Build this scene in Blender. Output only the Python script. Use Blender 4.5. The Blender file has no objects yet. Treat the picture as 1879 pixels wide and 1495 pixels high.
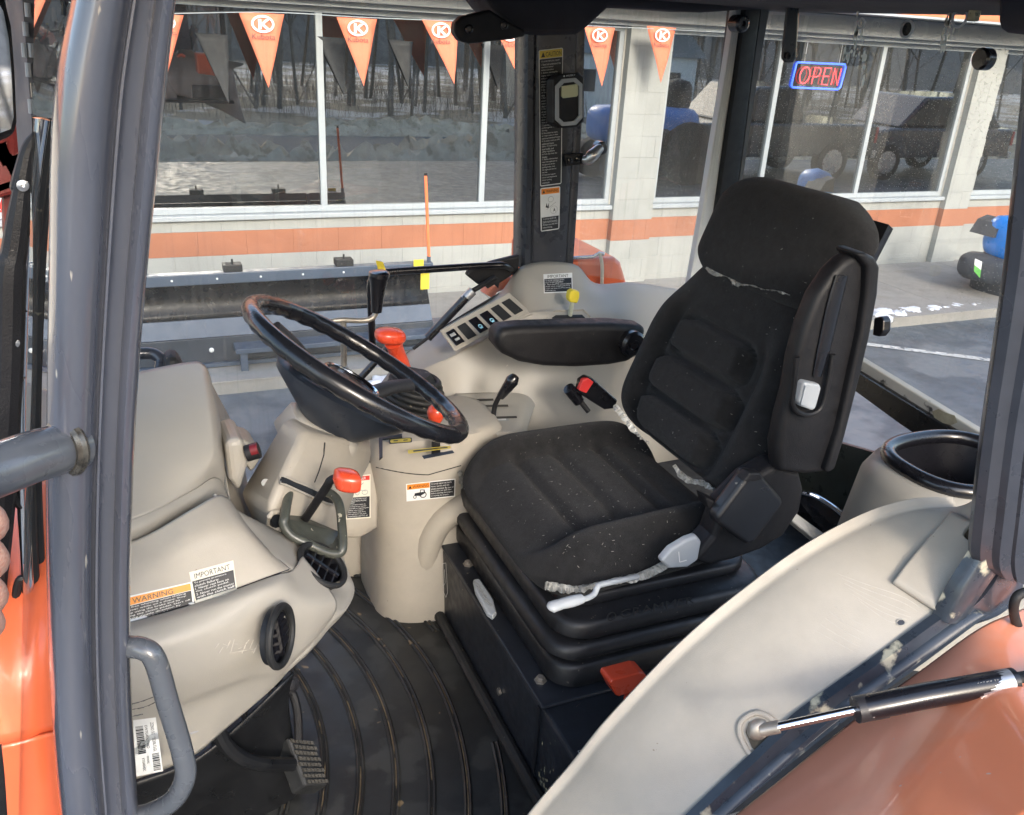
import bpy, bmesh, math, random
import numpy as np
from mathutils import Vector, Matrix
from mathutils.bvhtree import BVHTree
random.seed(7)
RNG = np.random.default_rng(7)
S = bpy.context.scene
COL = S.collection
H = 2.4                                   # eye height of the photographer above the paving
# ------------------------------------------------------------------ camera
F, CX, CY = 1600.0, 939.5, 747.5          # focal length and centre, in pixels of a 1879 x 1495 picture
def _unit(a): return a / np.linalg.norm(a)
_d = _unit(np.array([720 - CX, 4400 - CY, F]))
_x = np.array([4850 - CX, 263 - CY, F]); _x = _unit(_x - _x.dot(_d) * _d)
RW = np.stack([_x, np.cross(-_d, _x), -_d])   # rows: world axes in camera coordinates
cam_data = bpy.data.cameras.new('camera')
cam = bpy.data.objects.new('camera', cam_data); COL.objects.link(cam)
cam.matrix_world = Matrix.Translation((0, 0, H)) @ Matrix([[RW[i][0], -RW[i][1], -RW[i][2]] for i in range(3)]).to_4x4()
cam_data.sensor_width = 36; cam_data.lens = 36 * F / 1879
cam_data.clip_start = .02; cam_data.clip_end = 400
S.camera = cam
# ------------------------------------------------------------------ light
w = bpy.data.worlds.new('World'); S.world = w; w.use_nodes = True
nt = w.node_tree; bg = nt.nodes['Background']
sky = nt.nodes.new('ShaderNodeTexSky'); sky.sky_type = 'NISHITA'; sky.sun_disc = False
SUN_EL, SUN_AZ = math.radians(21), math.radians(181)      # azimuth from +Y clockwise seen from above: sun behind the photographer, to the right
sky.sun_elevation = SUN_EL; sky.sun_rotation = SUN_AZ
sky.air_density = 1.0; sky.dust_density = 2.5; sky.ozone_density = 1.0
nt.links.new(sky.outputs[0], bg.inputs[0]); bg.inputs[1].default_value = 0.15
sun_d = bpy.data.lights.new('sun', 'SUN'); sun_d.energy = .85; sun_d.angle = math.radians(16); sun_d.color = (1, .965, .92)
sun = bpy.data.objects.new('sun', sun_d); COL.objects.link(sun)
sv = Vector((math.sin(SUN_AZ) * math.cos(SUN_EL), math.cos(SUN_AZ) * math.cos(SUN_EL), math.sin(SUN_EL)))
sun.rotation_euler = sv.to_track_quat('Z', 'Y').to_euler()
S.view_settings.view_transform = 'Standard'; S.view_settings.look = 'None'
S.view_settings.exposure = 2.1; S.view_settings.gamma = 1; S.view_settings.use_curve_mapping = False
S.render.engine = 'CYCLES'
try:
    S.cycles.max_bounces = 8; S.cycles.transparent_max_bounces = 16; S.cycles.caustics_reflective = False; S.cycles.caustics_refractive = False
except Exception: pass

# ------------------------------------------------------------------ measuring
# Coordinates below are metres: X towards the rear of the tractor, Y away from the photographer, Z measured from eye height.
def A(u, v, Y=None, X=None, Z=None):
    r = RW @ np.array([u - CX, v - CY, F])
    t = Y / r[1] if Y is not None else X / r[0] if X is not None else Z / r[2]
    return Vector(r * t)
def ray(u, v): return Vector(_unit(RW @ np.array([u - CX, v - CY, F])))
def pts(seq): return [A(u, v, Y=y) for u, v, y in seq]

# ------------------------------------------------------------------ materials
def _n(nt, t, **k):
    n = nt.nodes.new(t)
    for a, b in k.items(): setattr(n, a, b)
    return n
def mat(name, col, rough=.5, metal=0.0, var=.12, vscale=6.0, bump=0.0, bscale=200.0, coat=0.0, sheen=0.0, spec=.5,
        specks=None, speck_scale=150.0, speck_thr=.72, wear=None, wear_scale=12.0, wear_thr=.62, rvar=.12, stretch=(1, 1, 1)):
    m = bpy.data.materials.new(name); m.use_nodes = True; nt = m.node_tree; b = nt.nodes['Principled BSDF']; L = nt.links.new
    tc = _n(nt, 'ShaderNodeTexCoord'); mp = _n(nt, 'ShaderNodeMapping'); mp.inputs['Scale'].default_value = stretch
    L(tc.outputs['Object'], mp.inputs[0])
    nz = _n(nt, 'ShaderNodeTexNoise'); nz.inputs['Scale'].default_value = vscale; nz.inputs['Detail'].default_value = 6; nz.inputs['Roughness'].default_value = .65
    L(mp.outputs[0], nz.inputs['Vector'])
    mr = _n(nt, 'ShaderNodeMapRange'); mr.inputs[1].default_value = .3; mr.inputs[2].default_value = .7
    mr.inputs[3].default_value = 1 - var; mr.inputs[4].default_value = 1 + var; L(nz.outputs[0], mr.inputs[0])
    mx = _n(nt, 'ShaderNodeVectorMath', operation='SCALE'); mx.inputs[0].default_value = col[:3]; L(mr.outputs[0], mx.inputs['Scale'])
    out = mx.outputs[0]
    def over(out, c, scale, thr, soft, detail=2.0):
        z = _n(nt, 'ShaderNodeTexNoise'); z.inputs['Scale'].default_value = scale; z.inputs['Detail'].default_value = detail
        L(mp.outputs[0], z.inputs['Vector'])
        r = _n(nt, 'ShaderNodeMapRange'); r.inputs[1].default_value = thr; r.inputs[2].default_value = thr + soft; L(z.outputs[0], r.inputs[0])
        q = _n(nt, 'ShaderNodeMix', data_type='RGBA'); L(r.outputs[0], q.inputs[0]); L(out, q.inputs[6]); q.inputs[7].default_value = (*c, 1)
        return q.outputs[2]
    if wear: out = over(out, wear, wear_scale, wear_thr, .06, 8)
    if specks: out = over(out, specks, speck_scale, speck_thr, .03)
    L(out, b.inputs['Base Color'])
    rr = _n(nt, 'ShaderNodeMapRange'); rr.inputs[1].default_value = .3; rr.inputs[2].default_value = .7
    rr.inputs[3].default_value = max(.02, rough - rvar); rr.inputs[4].default_value = min(1, rough + rvar)
    nz2 = _n(nt, 'ShaderNodeTexNoise'); nz2.inputs['Scale'].default_value = vscale * 2.7; nz2.inputs['Detail'].default_value = 8; L(mp.outputs[0], nz2.inputs['Vector'])
    L(nz2.outputs[0], rr.inputs[0]); L(rr.outputs[0], b.inputs['Roughness'])
    b.inputs['Metallic'].default_value = metal; b.inputs['Coat Weight'].default_value = coat; b.inputs['Coat Roughness'].default_value = .08
    b.inputs['Sheen Weight'].default_value = sheen; b.inputs['Specular IOR Level'].default_value = spec
    if bump:
        z = _n(nt, 'ShaderNodeTexNoise'); z.inputs['Scale'].default_value = bscale; z.inputs['Detail'].default_value = 3; L(tc.outputs['Object'], z.inputs['Vector'])
        bp = _n(nt, 'ShaderNodeBump'); bp.inputs['Strength'].default_value = bump; bp.inputs['Distance'].default_value = .002
        L(z.outputs[0], bp.inputs['Height']); L(bp.outputs[0], b.inputs['Normal'])
    return m
def flat(name, col, rough=.5, emit=0):
    m = bpy.data.materials.new(name); m.use_nodes = True; b = m.node_tree.nodes['Principled BSDF']
    b.inputs['Base Color'].default_value = (*col, 1); b.inputs['Roughness'].default_value = rough
    if emit: b.inputs['Emission Color'].default_value = (*col, 1); b.inputs['Emission Strength'].default_value = emit
    return m
def glass(name, gloss=.08, tint=(.95, .98, .97), dust_haze=.03, specks=.0, streak=0.0, speck_scale=260):
    """see-through pane: clear part, mirror part, dust film with specks and wiped streaks"""
    m = bpy.data.materials.new(name); m.use_nodes = True; nt = m.node_tree; L = nt.links.new; nt.nodes.clear()
    o = _n(nt, 'ShaderNodeOutputMaterial'); tr = _n(nt, 'ShaderNodeBsdfTransparent'); tr.inputs[0].default_value = (*tint, 1)
    gl = _n(nt, 'ShaderNodeBsdfGlossy'); gl.inputs['Roughness'].default_value = .01; gl.inputs[0].default_value = (1, 1, 1, 1)
    lw = _n(nt, 'ShaderNodeLayerWeight'); lw.inputs[0].default_value = .18
    ad = _n(nt, 'ShaderNodeMath', operation='MULTIPLY_ADD'); L(lw.outputs['Fresnel'], ad.inputs[0]); ad.inputs[1].default_value = .8; ad.inputs[2].default_value = gloss
    m1 = _n(nt, 'ShaderNodeMixShader'); L(ad.outputs[0], m1.inputs[0]); L(tr.outputs[0], m1.inputs[1]); L(gl.outputs[0], m1.inputs[2])
    df = _n(nt, 'ShaderNodeBsdfDiffuse'); df.inputs[0].default_value = (.8, .8, .78, 1)
    tc = _n(nt, 'ShaderNodeTexCoord')
    fac = None
    n1 = _n(nt, 'ShaderNodeTexNoise'); n1.inputs['Scale'].default_value = 3; n1.inputs['Detail'].default_value = 5; L(tc.outputs['Object'], n1.inputs['Vector'])
    r1 = _n(nt, 'ShaderNodeMapRange'); r1.inputs[1].default_value = .3; r1.inputs[2].default_value = .75; r1.inputs[3].default_value = dust_haze * .4; r1.inputs[4].default_value = dust_haze * 1.6
    L(n1.outputs[0], r1.inputs[0]); fac = r1.outputs[0]
    if specks:
        vo = _n(nt, 'ShaderNodeTexVoronoi'); vo.inputs['Scale'].default_value = speck_scale; L(tc.outputs['Object'], vo.inputs['Vector'])
        r2 = _n(nt, 'ShaderNodeMapRange'); r2.inputs[1].default_value = .16; r2.inputs[2].default_value = .24; r2.inputs[3].default_value = specks; r2.inputs[4].default_value = 0
        L(vo.outputs['Distance'], r2.inputs[0])
        n3 = _n(nt, 'ShaderNodeTexNoise'); n3.inputs['Scale'].default_value = 5; n3.inputs['Detail'].default_value = 7; L(tc.outputs['Object'], n3.inputs['Vector'])
        r3 = _n(nt, 'ShaderNodeMapRange'); r3.inputs[1].default_value = .45; r3.inputs[2].default_value = .62; L(n3.outputs[0], r3.inputs[0])
        sp = _n(nt, 'ShaderNodeSeparateColor'); L(vo.outputs['Color'], sp.inputs[0])
        gt = _n(nt, 'ShaderNodeMath', operation='GREATER_THAN'); L(sp.outputs[0], gt.inputs[0]); gt.inputs[1].default_value = .55
        ml = _n(nt, 'ShaderNodeMath', operation='MULTIPLY'); L(r2.outputs[0], ml.inputs[0]); L(r3.outputs[0], ml.inputs[1])
        m2 = _n(nt, 'ShaderNodeMath', operation='MULTIPLY'); L(ml.outputs[0], m2.inputs[0]); L(gt.outputs[0], m2.inputs[1])
        a2 = _n(nt, 'ShaderNodeMath', operation='ADD', use_clamp=True); L(fac, a2.inputs[0]); L(m2.outputs[0], a2.inputs[1]); fac = a2.outputs[0]
    if streak:
        mp = _n(nt, 'ShaderNodeMapping'); mp.inputs['Scale'].default_value = (60, 60, 2.2); mp.inputs['Rotation'].default_value = (0, .22, 0); L(tc.outputs['Object'], mp.inputs[0])
        n4 = _n(nt, 'ShaderNodeTexNoise'); n4.inputs['Scale'].default_value = 2; n4.inputs['Detail'].default_value = 4; L(mp.outputs[0], n4.inputs['Vector'])
        r4 = _n(nt, 'ShaderNodeMapRange'); r4.inputs[1].default_value = .55; r4.inputs[2].default_value = .8; r4.inputs[4].default_value = streak; L(n4.outputs[0], r4.inputs[0])
        a3 = _n(nt, 'ShaderNodeMath', operation='ADD', use_clamp=True); L(fac, a3.inputs[0]); L(r4.outputs[0], a3.inputs[1]); fac = a3.outputs[0]
    m3 = _n(nt, 'ShaderNodeMixShader'); L(fac, m3.inputs[0]); L(m1.outputs[0], m3.inputs[1]); L(df.outputs[0], m3.inputs[2])
    L(m3.outputs[0], o.inputs[0]); return m

BEIGE = mat('beige_plastic', (.39, .368, .325), .42, var=.05, vscale=3, bump=.12, bscale=900, specks=(.62, .58, .5), speck_scale=60, speck_thr=.78)
BEIGE2 = mat('beige_plastic_dusty', (.405, .372, .318), .5, var=.09, vscale=9, bump=.15, bscale=900, specks=(.2, .17, .13), speck_scale=90, speck_thr=.76)
CHAR = mat('charcoal_paint', (.042, .047, .06), .3, var=.2, vscale=12, coat=.4, specks=(.4, .4, .38), speck_scale=110, speck_thr=.77, rvar=.06)
PILL = mat('charcoal_pillar_paint', (.085, .093, .118), .27, var=.16, vscale=7, coat=.9, specks=(.45, .42, .36), speck_scale=70, speck_thr=.76, rvar=.05, stretch=(2, 2, .35))
CHIP = mat('chipped_charcoal_paint', (.035, .045, .06), .35, var=.3, vscale=20, coat=.3, wear=(.5, .47, .36), wear_scale=26, wear_thr=.58)
BOXM = mat('black_box_paint', (.02, .023, .03), .42, var=.3, vscale=18, specks=(.3, .27, .2), speck_scale=90, speck_thr=.74, wear=(.12, .1, .07), wear_scale=9, wear_thr=.66)
BLK = mat('black_plastic', (.011, .011, .013), .5, var=.25, vscale=20, bump=.3, bscale=700, spec=.35, specks=(.12, .11, .1), speck_scale=130, speck_thr=.77)
BLKG = mat('glossy_black_plastic', (.009, .009, .012), .28, var=.1, coat=.5, rvar=.06)
RUB = mat('black_rubber', (.016, .017, .018), .6, var=.3, vscale=14, specks=(.16, .14, .1), speck_scale=60, speck_thr=.7)
MATR = mat('worn_floor_rubber', (.020, .021, .021), .5, var=.4, vscale=7, wear=(.038, .039, .037), wear_scale=11, wear_thr=.5, specks=(.22, .16, .09), speck_scale=28, speck_thr=.72)
DIRT = mat('dirt_in_groove', (.24, .18, .11), .85, var=.5, vscale=12, wear=(.03, .03, .03), wear_scale=14, wear_thr=.5)
FAB = mat('black_seat_fabric', (.018, .018, .0195), .95, var=.3, vscale=45, bump=.9, bscale=1300, sheen=.12, spec=.15, specks=(.32, .31, .3), speck_scale=190, speck_thr=.765)
PLAS = mat('torn_clear_wrap', (.34, .34, .32), .3, var=.4, vscale=60, coat=.6)
LGREY = mat('light_grey_plastic', (.42, .45, .48), .4, var=.08)
ORANGE = mat('orange_paint', (.82, .16, .06), .42, var=.08, vscale=4, coat=.6, specks=(.75, .35, .25), speck_scale=50, speck_thr=.75)
REDKN = mat('orange_red_knob', (.72, .075, .03), .32, var=.05, coat=.3)
REDB = mat('red_button', (.7, .05, .05), .35, var=.05)
YEL = mat('yellow_plastic', (.75, .6, .05), .4, var=.08)
STEEL = mat('worn_steel_rod', (.34, .31, .27), .42, metal=.6, var=.3, vscale=30)
CHROME = mat('chrome', (.75, .76, .78), .12, metal=1, var=.05)
SILV = mat('silver_metal', (.55, .56, .58), .3, metal=.8, var=.15)
WHITE = flat('white_print', (.78, .79, .78), .45); BLACKP = flat('black_print', (.012, .014, .018), .45); YELP = flat('yellow_print', (.72, .55, .08), .45)
ORP = flat('orange_print', (.85, .27, .03), .45); REDP = flat('red_print', (.6, .04, .03), .45); CREAM = flat('cream_print', (.72, .7, .6), .5); GREYP = flat('grey_print', (.35, .36, .36), .5)
GL_SIDE = glass('side_window_glass', .02, dust_haze=.06, streak=.1)
GL_QTR = glass('rear_side_window_glass', .03, dust_haze=.17, specks=.35, streak=.12, speck_scale=320)  # dust film whitened further to carry the haze of mirrored trees
GL_REAR = glass('rear_window_glass', .03, dust_haze=.07, specks=.75, streak=.06, speck_scale=230)
GL_SHOP = glass('shop_window_glass', .27, tint=(.4, .43, .43), dust_haze=.010)

# ------------------------------------------------------------------ mesh helpers
class MB:
    def __init__(s): s.v = []; s.f = []; s.m = []
    def add(s, vs, fs, mi=0):
        o = len(s.v); s.v += [tuple(p) for p in vs]; s.f += [tuple(i + o for i in f) for f in fs]; s.m += [mi] * len(fs); return s
    def box(s, lo, hi, mi=0):
        x0, y0, z0 = lo; x1, y1, z1 = hi
        return s.add([(x0, y0, z0), (x1, y0, z0), (x1, y1, z0), (x0, y1, z0), (x0, y0, z1), (x1, y0, z1), (x1, y1, z1), (x0, y1, z1)],
                     [(0, 3, 2, 1), (4, 5, 6, 7), (0, 1, 5, 4), (1, 2, 6, 5), (2, 3, 7, 6), (3, 0, 4, 7)], mi)
    def obox(s, c, ax, ay, az, mi=0):
        c, ax, ay, az = map(Vector, (c, ax, ay, az))
        vs = [c + ax * i + ay * j + az * k for k in (-1, 1) for i, j in ((-1, -1), (1, -1), (1, 1), (-1, 1))]
        return s.add(vs, [(0, 3, 2, 1), (4, 5, 6, 7), (0, 1, 5, 4), (1, 2, 6, 5), (2, 3, 7, 6), (3, 0, 4, 7)], mi)
    def tube(s, path, r, n=14, closed=False, mi=0, smooth=0, caps=True, flat=1.0, up=None):
        P = [Vector(p) for p in path]
        R = list(r) if hasattr(r, '__len__') else [r] * len(P)
        if smooth: P, R = crpath(P, R, smooth, closed)
        N = len(P); T = []
        for i in range(N):
            a = P[(i - 1) % N] if closed or i > 0 else P[i]; b = P[(i + 1) % N] if closed or i < N - 1 else P[i]
            T.append((b - a).normalized())
        nrm = Vector(up) if up else (Vector((0, 0, 1)) if abs(T[0].z) < .9 else Vector((1, 0, 0)))
        vs = []
        for i in range(N):
            nrm = nrm - T[i] * nrm.dot(T[i]); nrm.normalize(); bn = T[i].cross(nrm)
            for k in range(n):
                a = 2 * math.pi * k / n; vs.append(P[i] + (nrm * math.cos(a) * flat + bn * math.sin(a)) * R[i])
        fs = []
        for i in range(N if closed else N - 1):
            j = (i + 1) % N
            for k in range(n):
                l = (k + 1) % n; fs.append((i * n + k, i * n + l, j * n + l, j * n + k))
        if caps and not closed: fs += [tuple(range(n))[::-1], tuple((N - 1) * n + k for k in range(n))]
        return s.add(vs, fs, mi)
    def grid(s, rows, mi=0, closed=False):
        nr, nc = len(rows), len(rows[0]); vs = [p for r in rows for p in r]; fs = []
        for i in range(nr - 1):
            for j in range(nc if closed else nc - 1):
                k = (j + 1) % nc; fs.append((i * nc + j, i * nc + k, (i + 1) * nc + k, (i + 1) * nc + j))
        return s.add(vs, fs, mi)
    def lathe(s, c, axis, prof, n=28, mi=0):
        """prof: (distance along axis, radius) pairs"""
        c = Vector(c); ax = Vector(axis).normalized(); e = Vector((0, 0, 1)) if abs(ax.z) < .9 else Vector((1, 0, 0))
        a = ax.cross(e).normalized(); b = ax.cross(a)
        rows = [[c + ax * d + (a * math.cos(2 * math.pi * k / n) + b * math.sin(2 * math.pi * k / n)) * max(r, 1e-5) for k in range(n)] for d, r in prof]
        return s.grid(rows, mi, True)
    def prism(s, poly, vec, mi=0):
        poly = [Vector(p) for p in poly]; vec = Vector(vec); n = len(poly)
        return s.add(poly + [p + vec for p in poly], [tuple(range(n))[::-1], tuple(range(n, 2 * n))] + [(i, (i + 1) % n, n + (i + 1) % n, n + i) for i in range(n)], mi)
    def loft(s, secs, mi=0, caps=True):
        n = len(secs[0]); o = len(s.v); s.grid(secs, mi, True)
        if caps: s.f += [tuple(o + k for k in range(n))[::-1], tuple(o + (len(secs) - 1) * n + k for k in range(n))]; s.m += [mi, mi]
        return s
def cr(p0, p1, p2, p3, t): return .5 * ((2 * p1) + (p2 - p0) * t + (2 * p0 - 5 * p1 + 4 * p2 - p3) * t * t + (3 * p1 - p0 - 3 * p2 + p3) * t ** 3)
def crpath(P, R, k, closed=False):
    n = len(P); Q = []; W = []
    g = (lambda i: i % n) if closed else (lambda i: min(max(i, 0), n - 1))
    for i in range(n if closed else n - 1):
        for j in range(k):
            t = j / k; Q.append(cr(P[g(i - 1)], P[g(i)], P[g(i + 1)], P[g(i + 2)], t)); W.append(R[g(i)] + (R[g(i + 1)] - R[g(i)]) * t)
    if not closed: Q.append(P[-1]); W.append(R[-1])
    return Q, W
def fine(rows, k=6, kc=None):
    """smooth surface through a net of points"""
    kc = kc or k; G = [crpath([Vector(p) for p in r], [0] * len(r), kc)[0] for r in rows]
    cols = [crpath([G[i][j] for i in range(len(G))], [0] * len(G), k)[0] for j in range(len(G[0]))]
    return [[cols[j][i] for j in range(len(cols))] for i in range(len(cols[0]))]
def link(name, me, parent=None, label=None, cat=None, group=None, kind=None):
    o = bpy.data.objects.new(name, me); COL.objects.link(o)
    if parent is not None:
        o.parent = parent
        b = Vector(parent.get('_b', (0, 0, 0))); o['_b'] = (0, 0, 0)
        o.location = -b
        if '_b' not in parent.keys(): o.location = (0, 0, 0)
    else: o.location = (0, 0, H); o['_b'] = (0, 0, 0)
    for k, v in (('label', label), ('category', cat), ('group', group), ('kind', kind)):
        if v: o[k] = v
    return o
def build(mb, name, mats, parent=None, smooth=35, bevel=0, solid=0, seg=2, sub=0, **tags):
    me = bpy.data.meshes.new(name); me.from_pydata(mb.v, [], mb.f)
    for m in (mats if isinstance(mats, (list, tuple)) else [mats]): me.materials.append(m)
    me.polygons.foreach_set('material_index', mb.m); me.update()
    bm = bmesh.new(); bm.from_mesh(me); bmesh.ops.recalc_face_normals(bm, faces=bm.faces) if not solid else None
    bm.to_mesh(me); bm.free()
    if smooth: me.shade_smooth(); me.set_sharp_from_angle(angle=math.radians(smooth))
    o = link(name, me, parent, **tags)
    if solid:
        s = o.modifiers.new('s', 'SOLIDIFY'); s.thickness = abs(solid); s.offset = -1 if solid > 0 else 1
    if bevel:
        b = o.modifiers.new('b', 'BEVEL'); b.width = bevel; b.segments = seg; b.limit_method = 'ANGLE'; b.angle_limit = math.radians(40); b.harden_normals = False
    if sub: q = o.modifiers.new('u', 'SUBSURF'); q.levels = q.render_levels = sub
    return o
def thing(name, base, label, cat, group=None):
    e = bpy.data.objects.new(name, None); COL.objects.link(e); e.empty_display_size = .1
    e.location = (base[0], base[1], base[2] + H); e['_b'] = tuple(base); e['label'] = label; e['category'] = cat
    if group: e['group'] = group
    return e
def patch(rows, name, m, parent, k=6, solid=.004, **t):
    G = fine(rows, k); return build(MB().grid(G), name, m, parent, smooth=60, solid=solid, **t)
def oriented(rows, eye=Vector((0, 0, 0))):
    """flip a net so that it faces the eye side"""
    a, b, c = Vector(rows[0][0]), Vector(rows[0][-1]), Vector(rows[-1][0])
    n = (b - a).cross(c - a); return rows if n.dot(eye - a) > 0 else [r[::-1] for r in rows]
def opatch(rows, name, m, parent, k=6, solid=.004, **t):
    return patch(oriented([pts(r) if not isinstance(r[0], Vector) else r for r in rows]), name, m, parent, k, solid, **t)
def sellipse(c, ax, ay, a, b, p=3.0, n=32):
    out = []
    for k in range(n):
        t = 2 * math.pi * k / n; x, y = math.cos(t), math.sin(t)
        out.append(c + ax * (a * math.copysign(abs(x) ** (2 / p), x)) + ay * (b * math.copysign(abs(y) ** (2 / p), y)))
    return out
def torus_pts(c, n, r, k=64):
    n = Vector(n).normalized(); e = Vector((0, 1, 0)) if abs(n.y) < .9 else Vector((1, 0, 0)); a = n.cross(e).normalized(); b = n.cross(a)
    return [c + (a * math.cos(2 * math.pi * i / k) + b * math.sin(2 * math.pi * i / k)) * r for i in range(k)]

# ---- lettering
_txt = {}
def text_mesh(s):
    if s in _txt: return _txt[s]
    cu = bpy.data.curves.new('t', 'FONT'); cu.body = s; cu.resolution_u = 2; o = bpy.data.objects.new('t', cu); COL.objects.link(o)
    dg = bpy.context.evaluated_depsgraph_get(); me = o.evaluated_get(dg).to_mesh()
    V = np.array([v.co[:2] for v in me.vertices]).reshape(-1, 2); Fs = [tuple(p.vertices) for p in me.polygons]
    o.evaluated_get(dg).to_mesh_clear(); bpy.data.objects.remove(o); bpy.data.curves.remove(cu)
    if len(V): V = (V - V.min(0)) / np.maximum(V.max(0) - V.min(0), 1e-6)
    _txt[s] = (V, Fs); return _txt[s]
class Decal:
    """flat print on a quad given by its corners (top-left, top-right, bottom-right, bottom-left)"""
    def __init__(s, quad, out=None, w=1.0, h=1.0):
        s.q = [Vector(p) for p in quad]; s.w = w; s.h = h; n = (s.q[1] - s.q[0]).cross(s.q[3] - s.q[0]).normalized()
        eye = Vector(out) if out is not None else -s.q[0]
        s.n = n if n.dot(eye) > 0 else -n; s.mb = MB(); s.mats = []
        s.trees = None; s.rel = 0
    def mi(s, m):
        if m not in s.mats: s.mats.append(m)
        return s.mats.index(m)
    def at(s, x, y, l):
        x /= s.w; y /= s.h; tl, tr, br, bl = s.q
        p = (tl * (1 - x) + tr * x) * (1 - y) + (bl * (1 - x) + br * x) * y
        if s.trees:
            dd = p.normalized(); hs = [h for h in (t.ray_cast(Vector((0, 0, 0)), dd) for t in s.trees) if h[0] is not None]
            if hs:
                h = min(hs, key=lambda h: h[3])
                if abs(h[3] - p.length) < .03: return h[0] - dd * (.0012 + .0005 * l)
        return p + s.n * (.0006 + .0004 * l)
    def rect(s, x0, y0, x1, y1, m, l=0, r=0):
        if s.trees:
            nx, ny = max(2, int(abs(x1 - x0) / s.w * 14)), max(2, int(abs(y1 - y0) / s.h * 10)); mi = s.mi(m)
            o = [[s.at(x0 + (x1 - x0) * i / nx, y0 + (y1 - y0) * j / ny, l) for i in range(nx + 1)] for j in range(ny + 1)]
            s.mb.grid(o, mi); return s
        if r:
            c = []
            for cx, cy, a0 in ((x1 - r, y0 + r, -90), (x1 - r, y1 - r, 0), (x0 + r, y1 - r, 90), (x0 + r, y0 + r, 180)):
                for k in range(5): a = math.radians(a0 + k * 22.5); c.append((cx + r * math.cos(a), cy + r * math.sin(a)))
        else: c = [(x0, y0), (x1, y0), (x1, y1), (x0, y1)]
        s.poly(c, m, l); return s
    def poly(s, c, m, l=1): s.mb.add([s.at(x, y, l) for x, y in c], [tuple(range(len(c)))], s.mi(m)); return s
    def line(s, a, b, t, m, l=2):
        dx, dy = b[0] - a[0], b[1] - a[1]; d = math.hypot(dx, dy) or 1; nx, ny = -dy / d * t / 2, dx / d * t / 2
        return s.poly([(a[0] + nx, a[1] + ny), (b[0] + nx, b[1] + ny), (b[0] - nx, b[1] - ny), (a[0] - nx, a[1] - ny)], m, l)
    def ring(s, cx, cy, rx, ry, t, m, l=2, n=28):
        o = len(s.mb.v); mi = s.mi(m)
        vs = [s.at(cx + (rx + q) * math.cos(2 * math.pi * k / n), cy + (ry + q) * math.sin(2 * math.pi * k / n), l) for q in (-t / 2, t / 2) for k in range(n)]
        s.mb.add(vs, [(k, (k + 1) % n, n + (k + 1) % n, n + k) for k in range(n)], mi); return s
    def text(s, st, x0, y0, x1, y1, m, l=2):
        V, Fs = text_mesh(st)
        if not len(V): return s
        s.mb.add([s.at(x0 + (x1 - x0) * a, y1 - (y1 - y0) * b, l) for a, b in V], Fs, s.mi(m)); return s
    def para(s, lines, x0, y0, x1, dy, m, l=2, fill=.72):
        mx = max(len(t) for t in lines)
        for i, t in enumerate(lines): s.text(t, x0, y0 + i * dy, x0 + (x1 - x0) * len(t) / mx, y0 + i * dy + dy * fill, m, l)
        return s
    def build(s, name, parent, **t):
        me = bpy.data.meshes.new(name); me.from_pydata(s.mb.v, [], s.mb.f)
        for m in s.mats: me.materials.append(m)
        me.polygons.foreach_set('material_index', s.mb.m); me.update(); return link(name, me, parent, **t)
def onto(objs, quad_uv, lift=.002):
    """where the sight lines of a printed label's corners meet the surfaces it is stuck on"""
    res = []
    trees = []
    for o in objs:
        me = o.data; trees.append(BVHTree.FromPolygons([v.co.copy() for v in me.vertices], [tuple(p.vertices) for p in me.polygons]))
    for u, v in quad_uv:
        d = ray(u, v); best = None
        for t in trees:
            h = t.ray_cast(Vector((0, 0, 0)), d)
            if h[0] is not None and (best is None or h[3] < best): best = h[3]
        res.append(None if best is None else d * (best - lift))
    ok = [(r, q) for r, q in zip(res, quad_uv) if r is not None]
    if len(ok) < 4:
        t = sum(r.length for r, q in ok) / len(ok) if ok else 1.2
        res = [ray(*q) * t if r is None else r for r, q in zip(res, quad_uv)]
    return res
# ================================================================== the setting
ASPH = mat('bluish_asphalt', (.10, .117, .132), .5, var=.35, vscale=3, bump=.18, bscale=160, wear=(.17, .185, .195), wear_scale=1.3, wear_thr=.52, rvar=.2)  # bluish grey base with broad paler patches
CONC = mat('sidewalk_concrete', (.30, .285, .26), .85, var=.14, vscale=4, bump=.4, bscale=120, wear=(.28, .26, .23), wear_scale=2.2, wear_thr=.6)
SNOW = mat('old_snow', (.78, .8, .83), .7, var=.08, vscale=9, bump=.6, bscale=40)
SNOWD = mat('dirty_roadside_snow', (.70, .58, .42), .8, var=.25, vscale=2.5, wear=(.50, .40, .27), wear_scale=3, wear_thr=.55)
GRNDM = mat('winter_ground', (.2, .17, .12), .9, var=.3, vscale=1)
PAINTW = mat('parking_line_paint', (.55, .55, .52), .7, var=.25, vscale=20, wear=(.15, .16, .17), wear_scale=14, wear_thr=.56)
g = MB()   # paved lot, falling gently towards the road behind the photographer
prof = [(140, -2.5), (7.9, -2.5), (-1, -2.5), (-7, -3.42), (-9, -3.55), (-15.5, -3.85), (-19, -3.9), (-160, -3.9)]
g.grid([[(x, y, z) for x in (-160, -30, -10, 0, 10, 30, 160)] for y, z in prof])
build(g, 'ground', ASPH, smooth=0, kind='structure')
g = MB(); g.grid([[(x, y, z + .004) for x in (-160, 0, 160)] for y, z in prof[6:]]); build(g, 'woodland_floor', mat('snowy_leaf_litter', (.30, .26, .2), .9, var=.3, vscale=.5, wear=(.6, .6, .6), wear_scale=.35, wear_thr=.48), smooth=0, kind='structure')
g = MB(); g.grid([[(x, y, z + .006) for x in (-160, 0, 160)] for y, z in ((-8.9, -3.545), (-15.4, -3.846))]); build(g, 'road', mat('road_surface', (.17, .17, .175), .8, var=.1), smooth=0, kind='structure')
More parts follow.
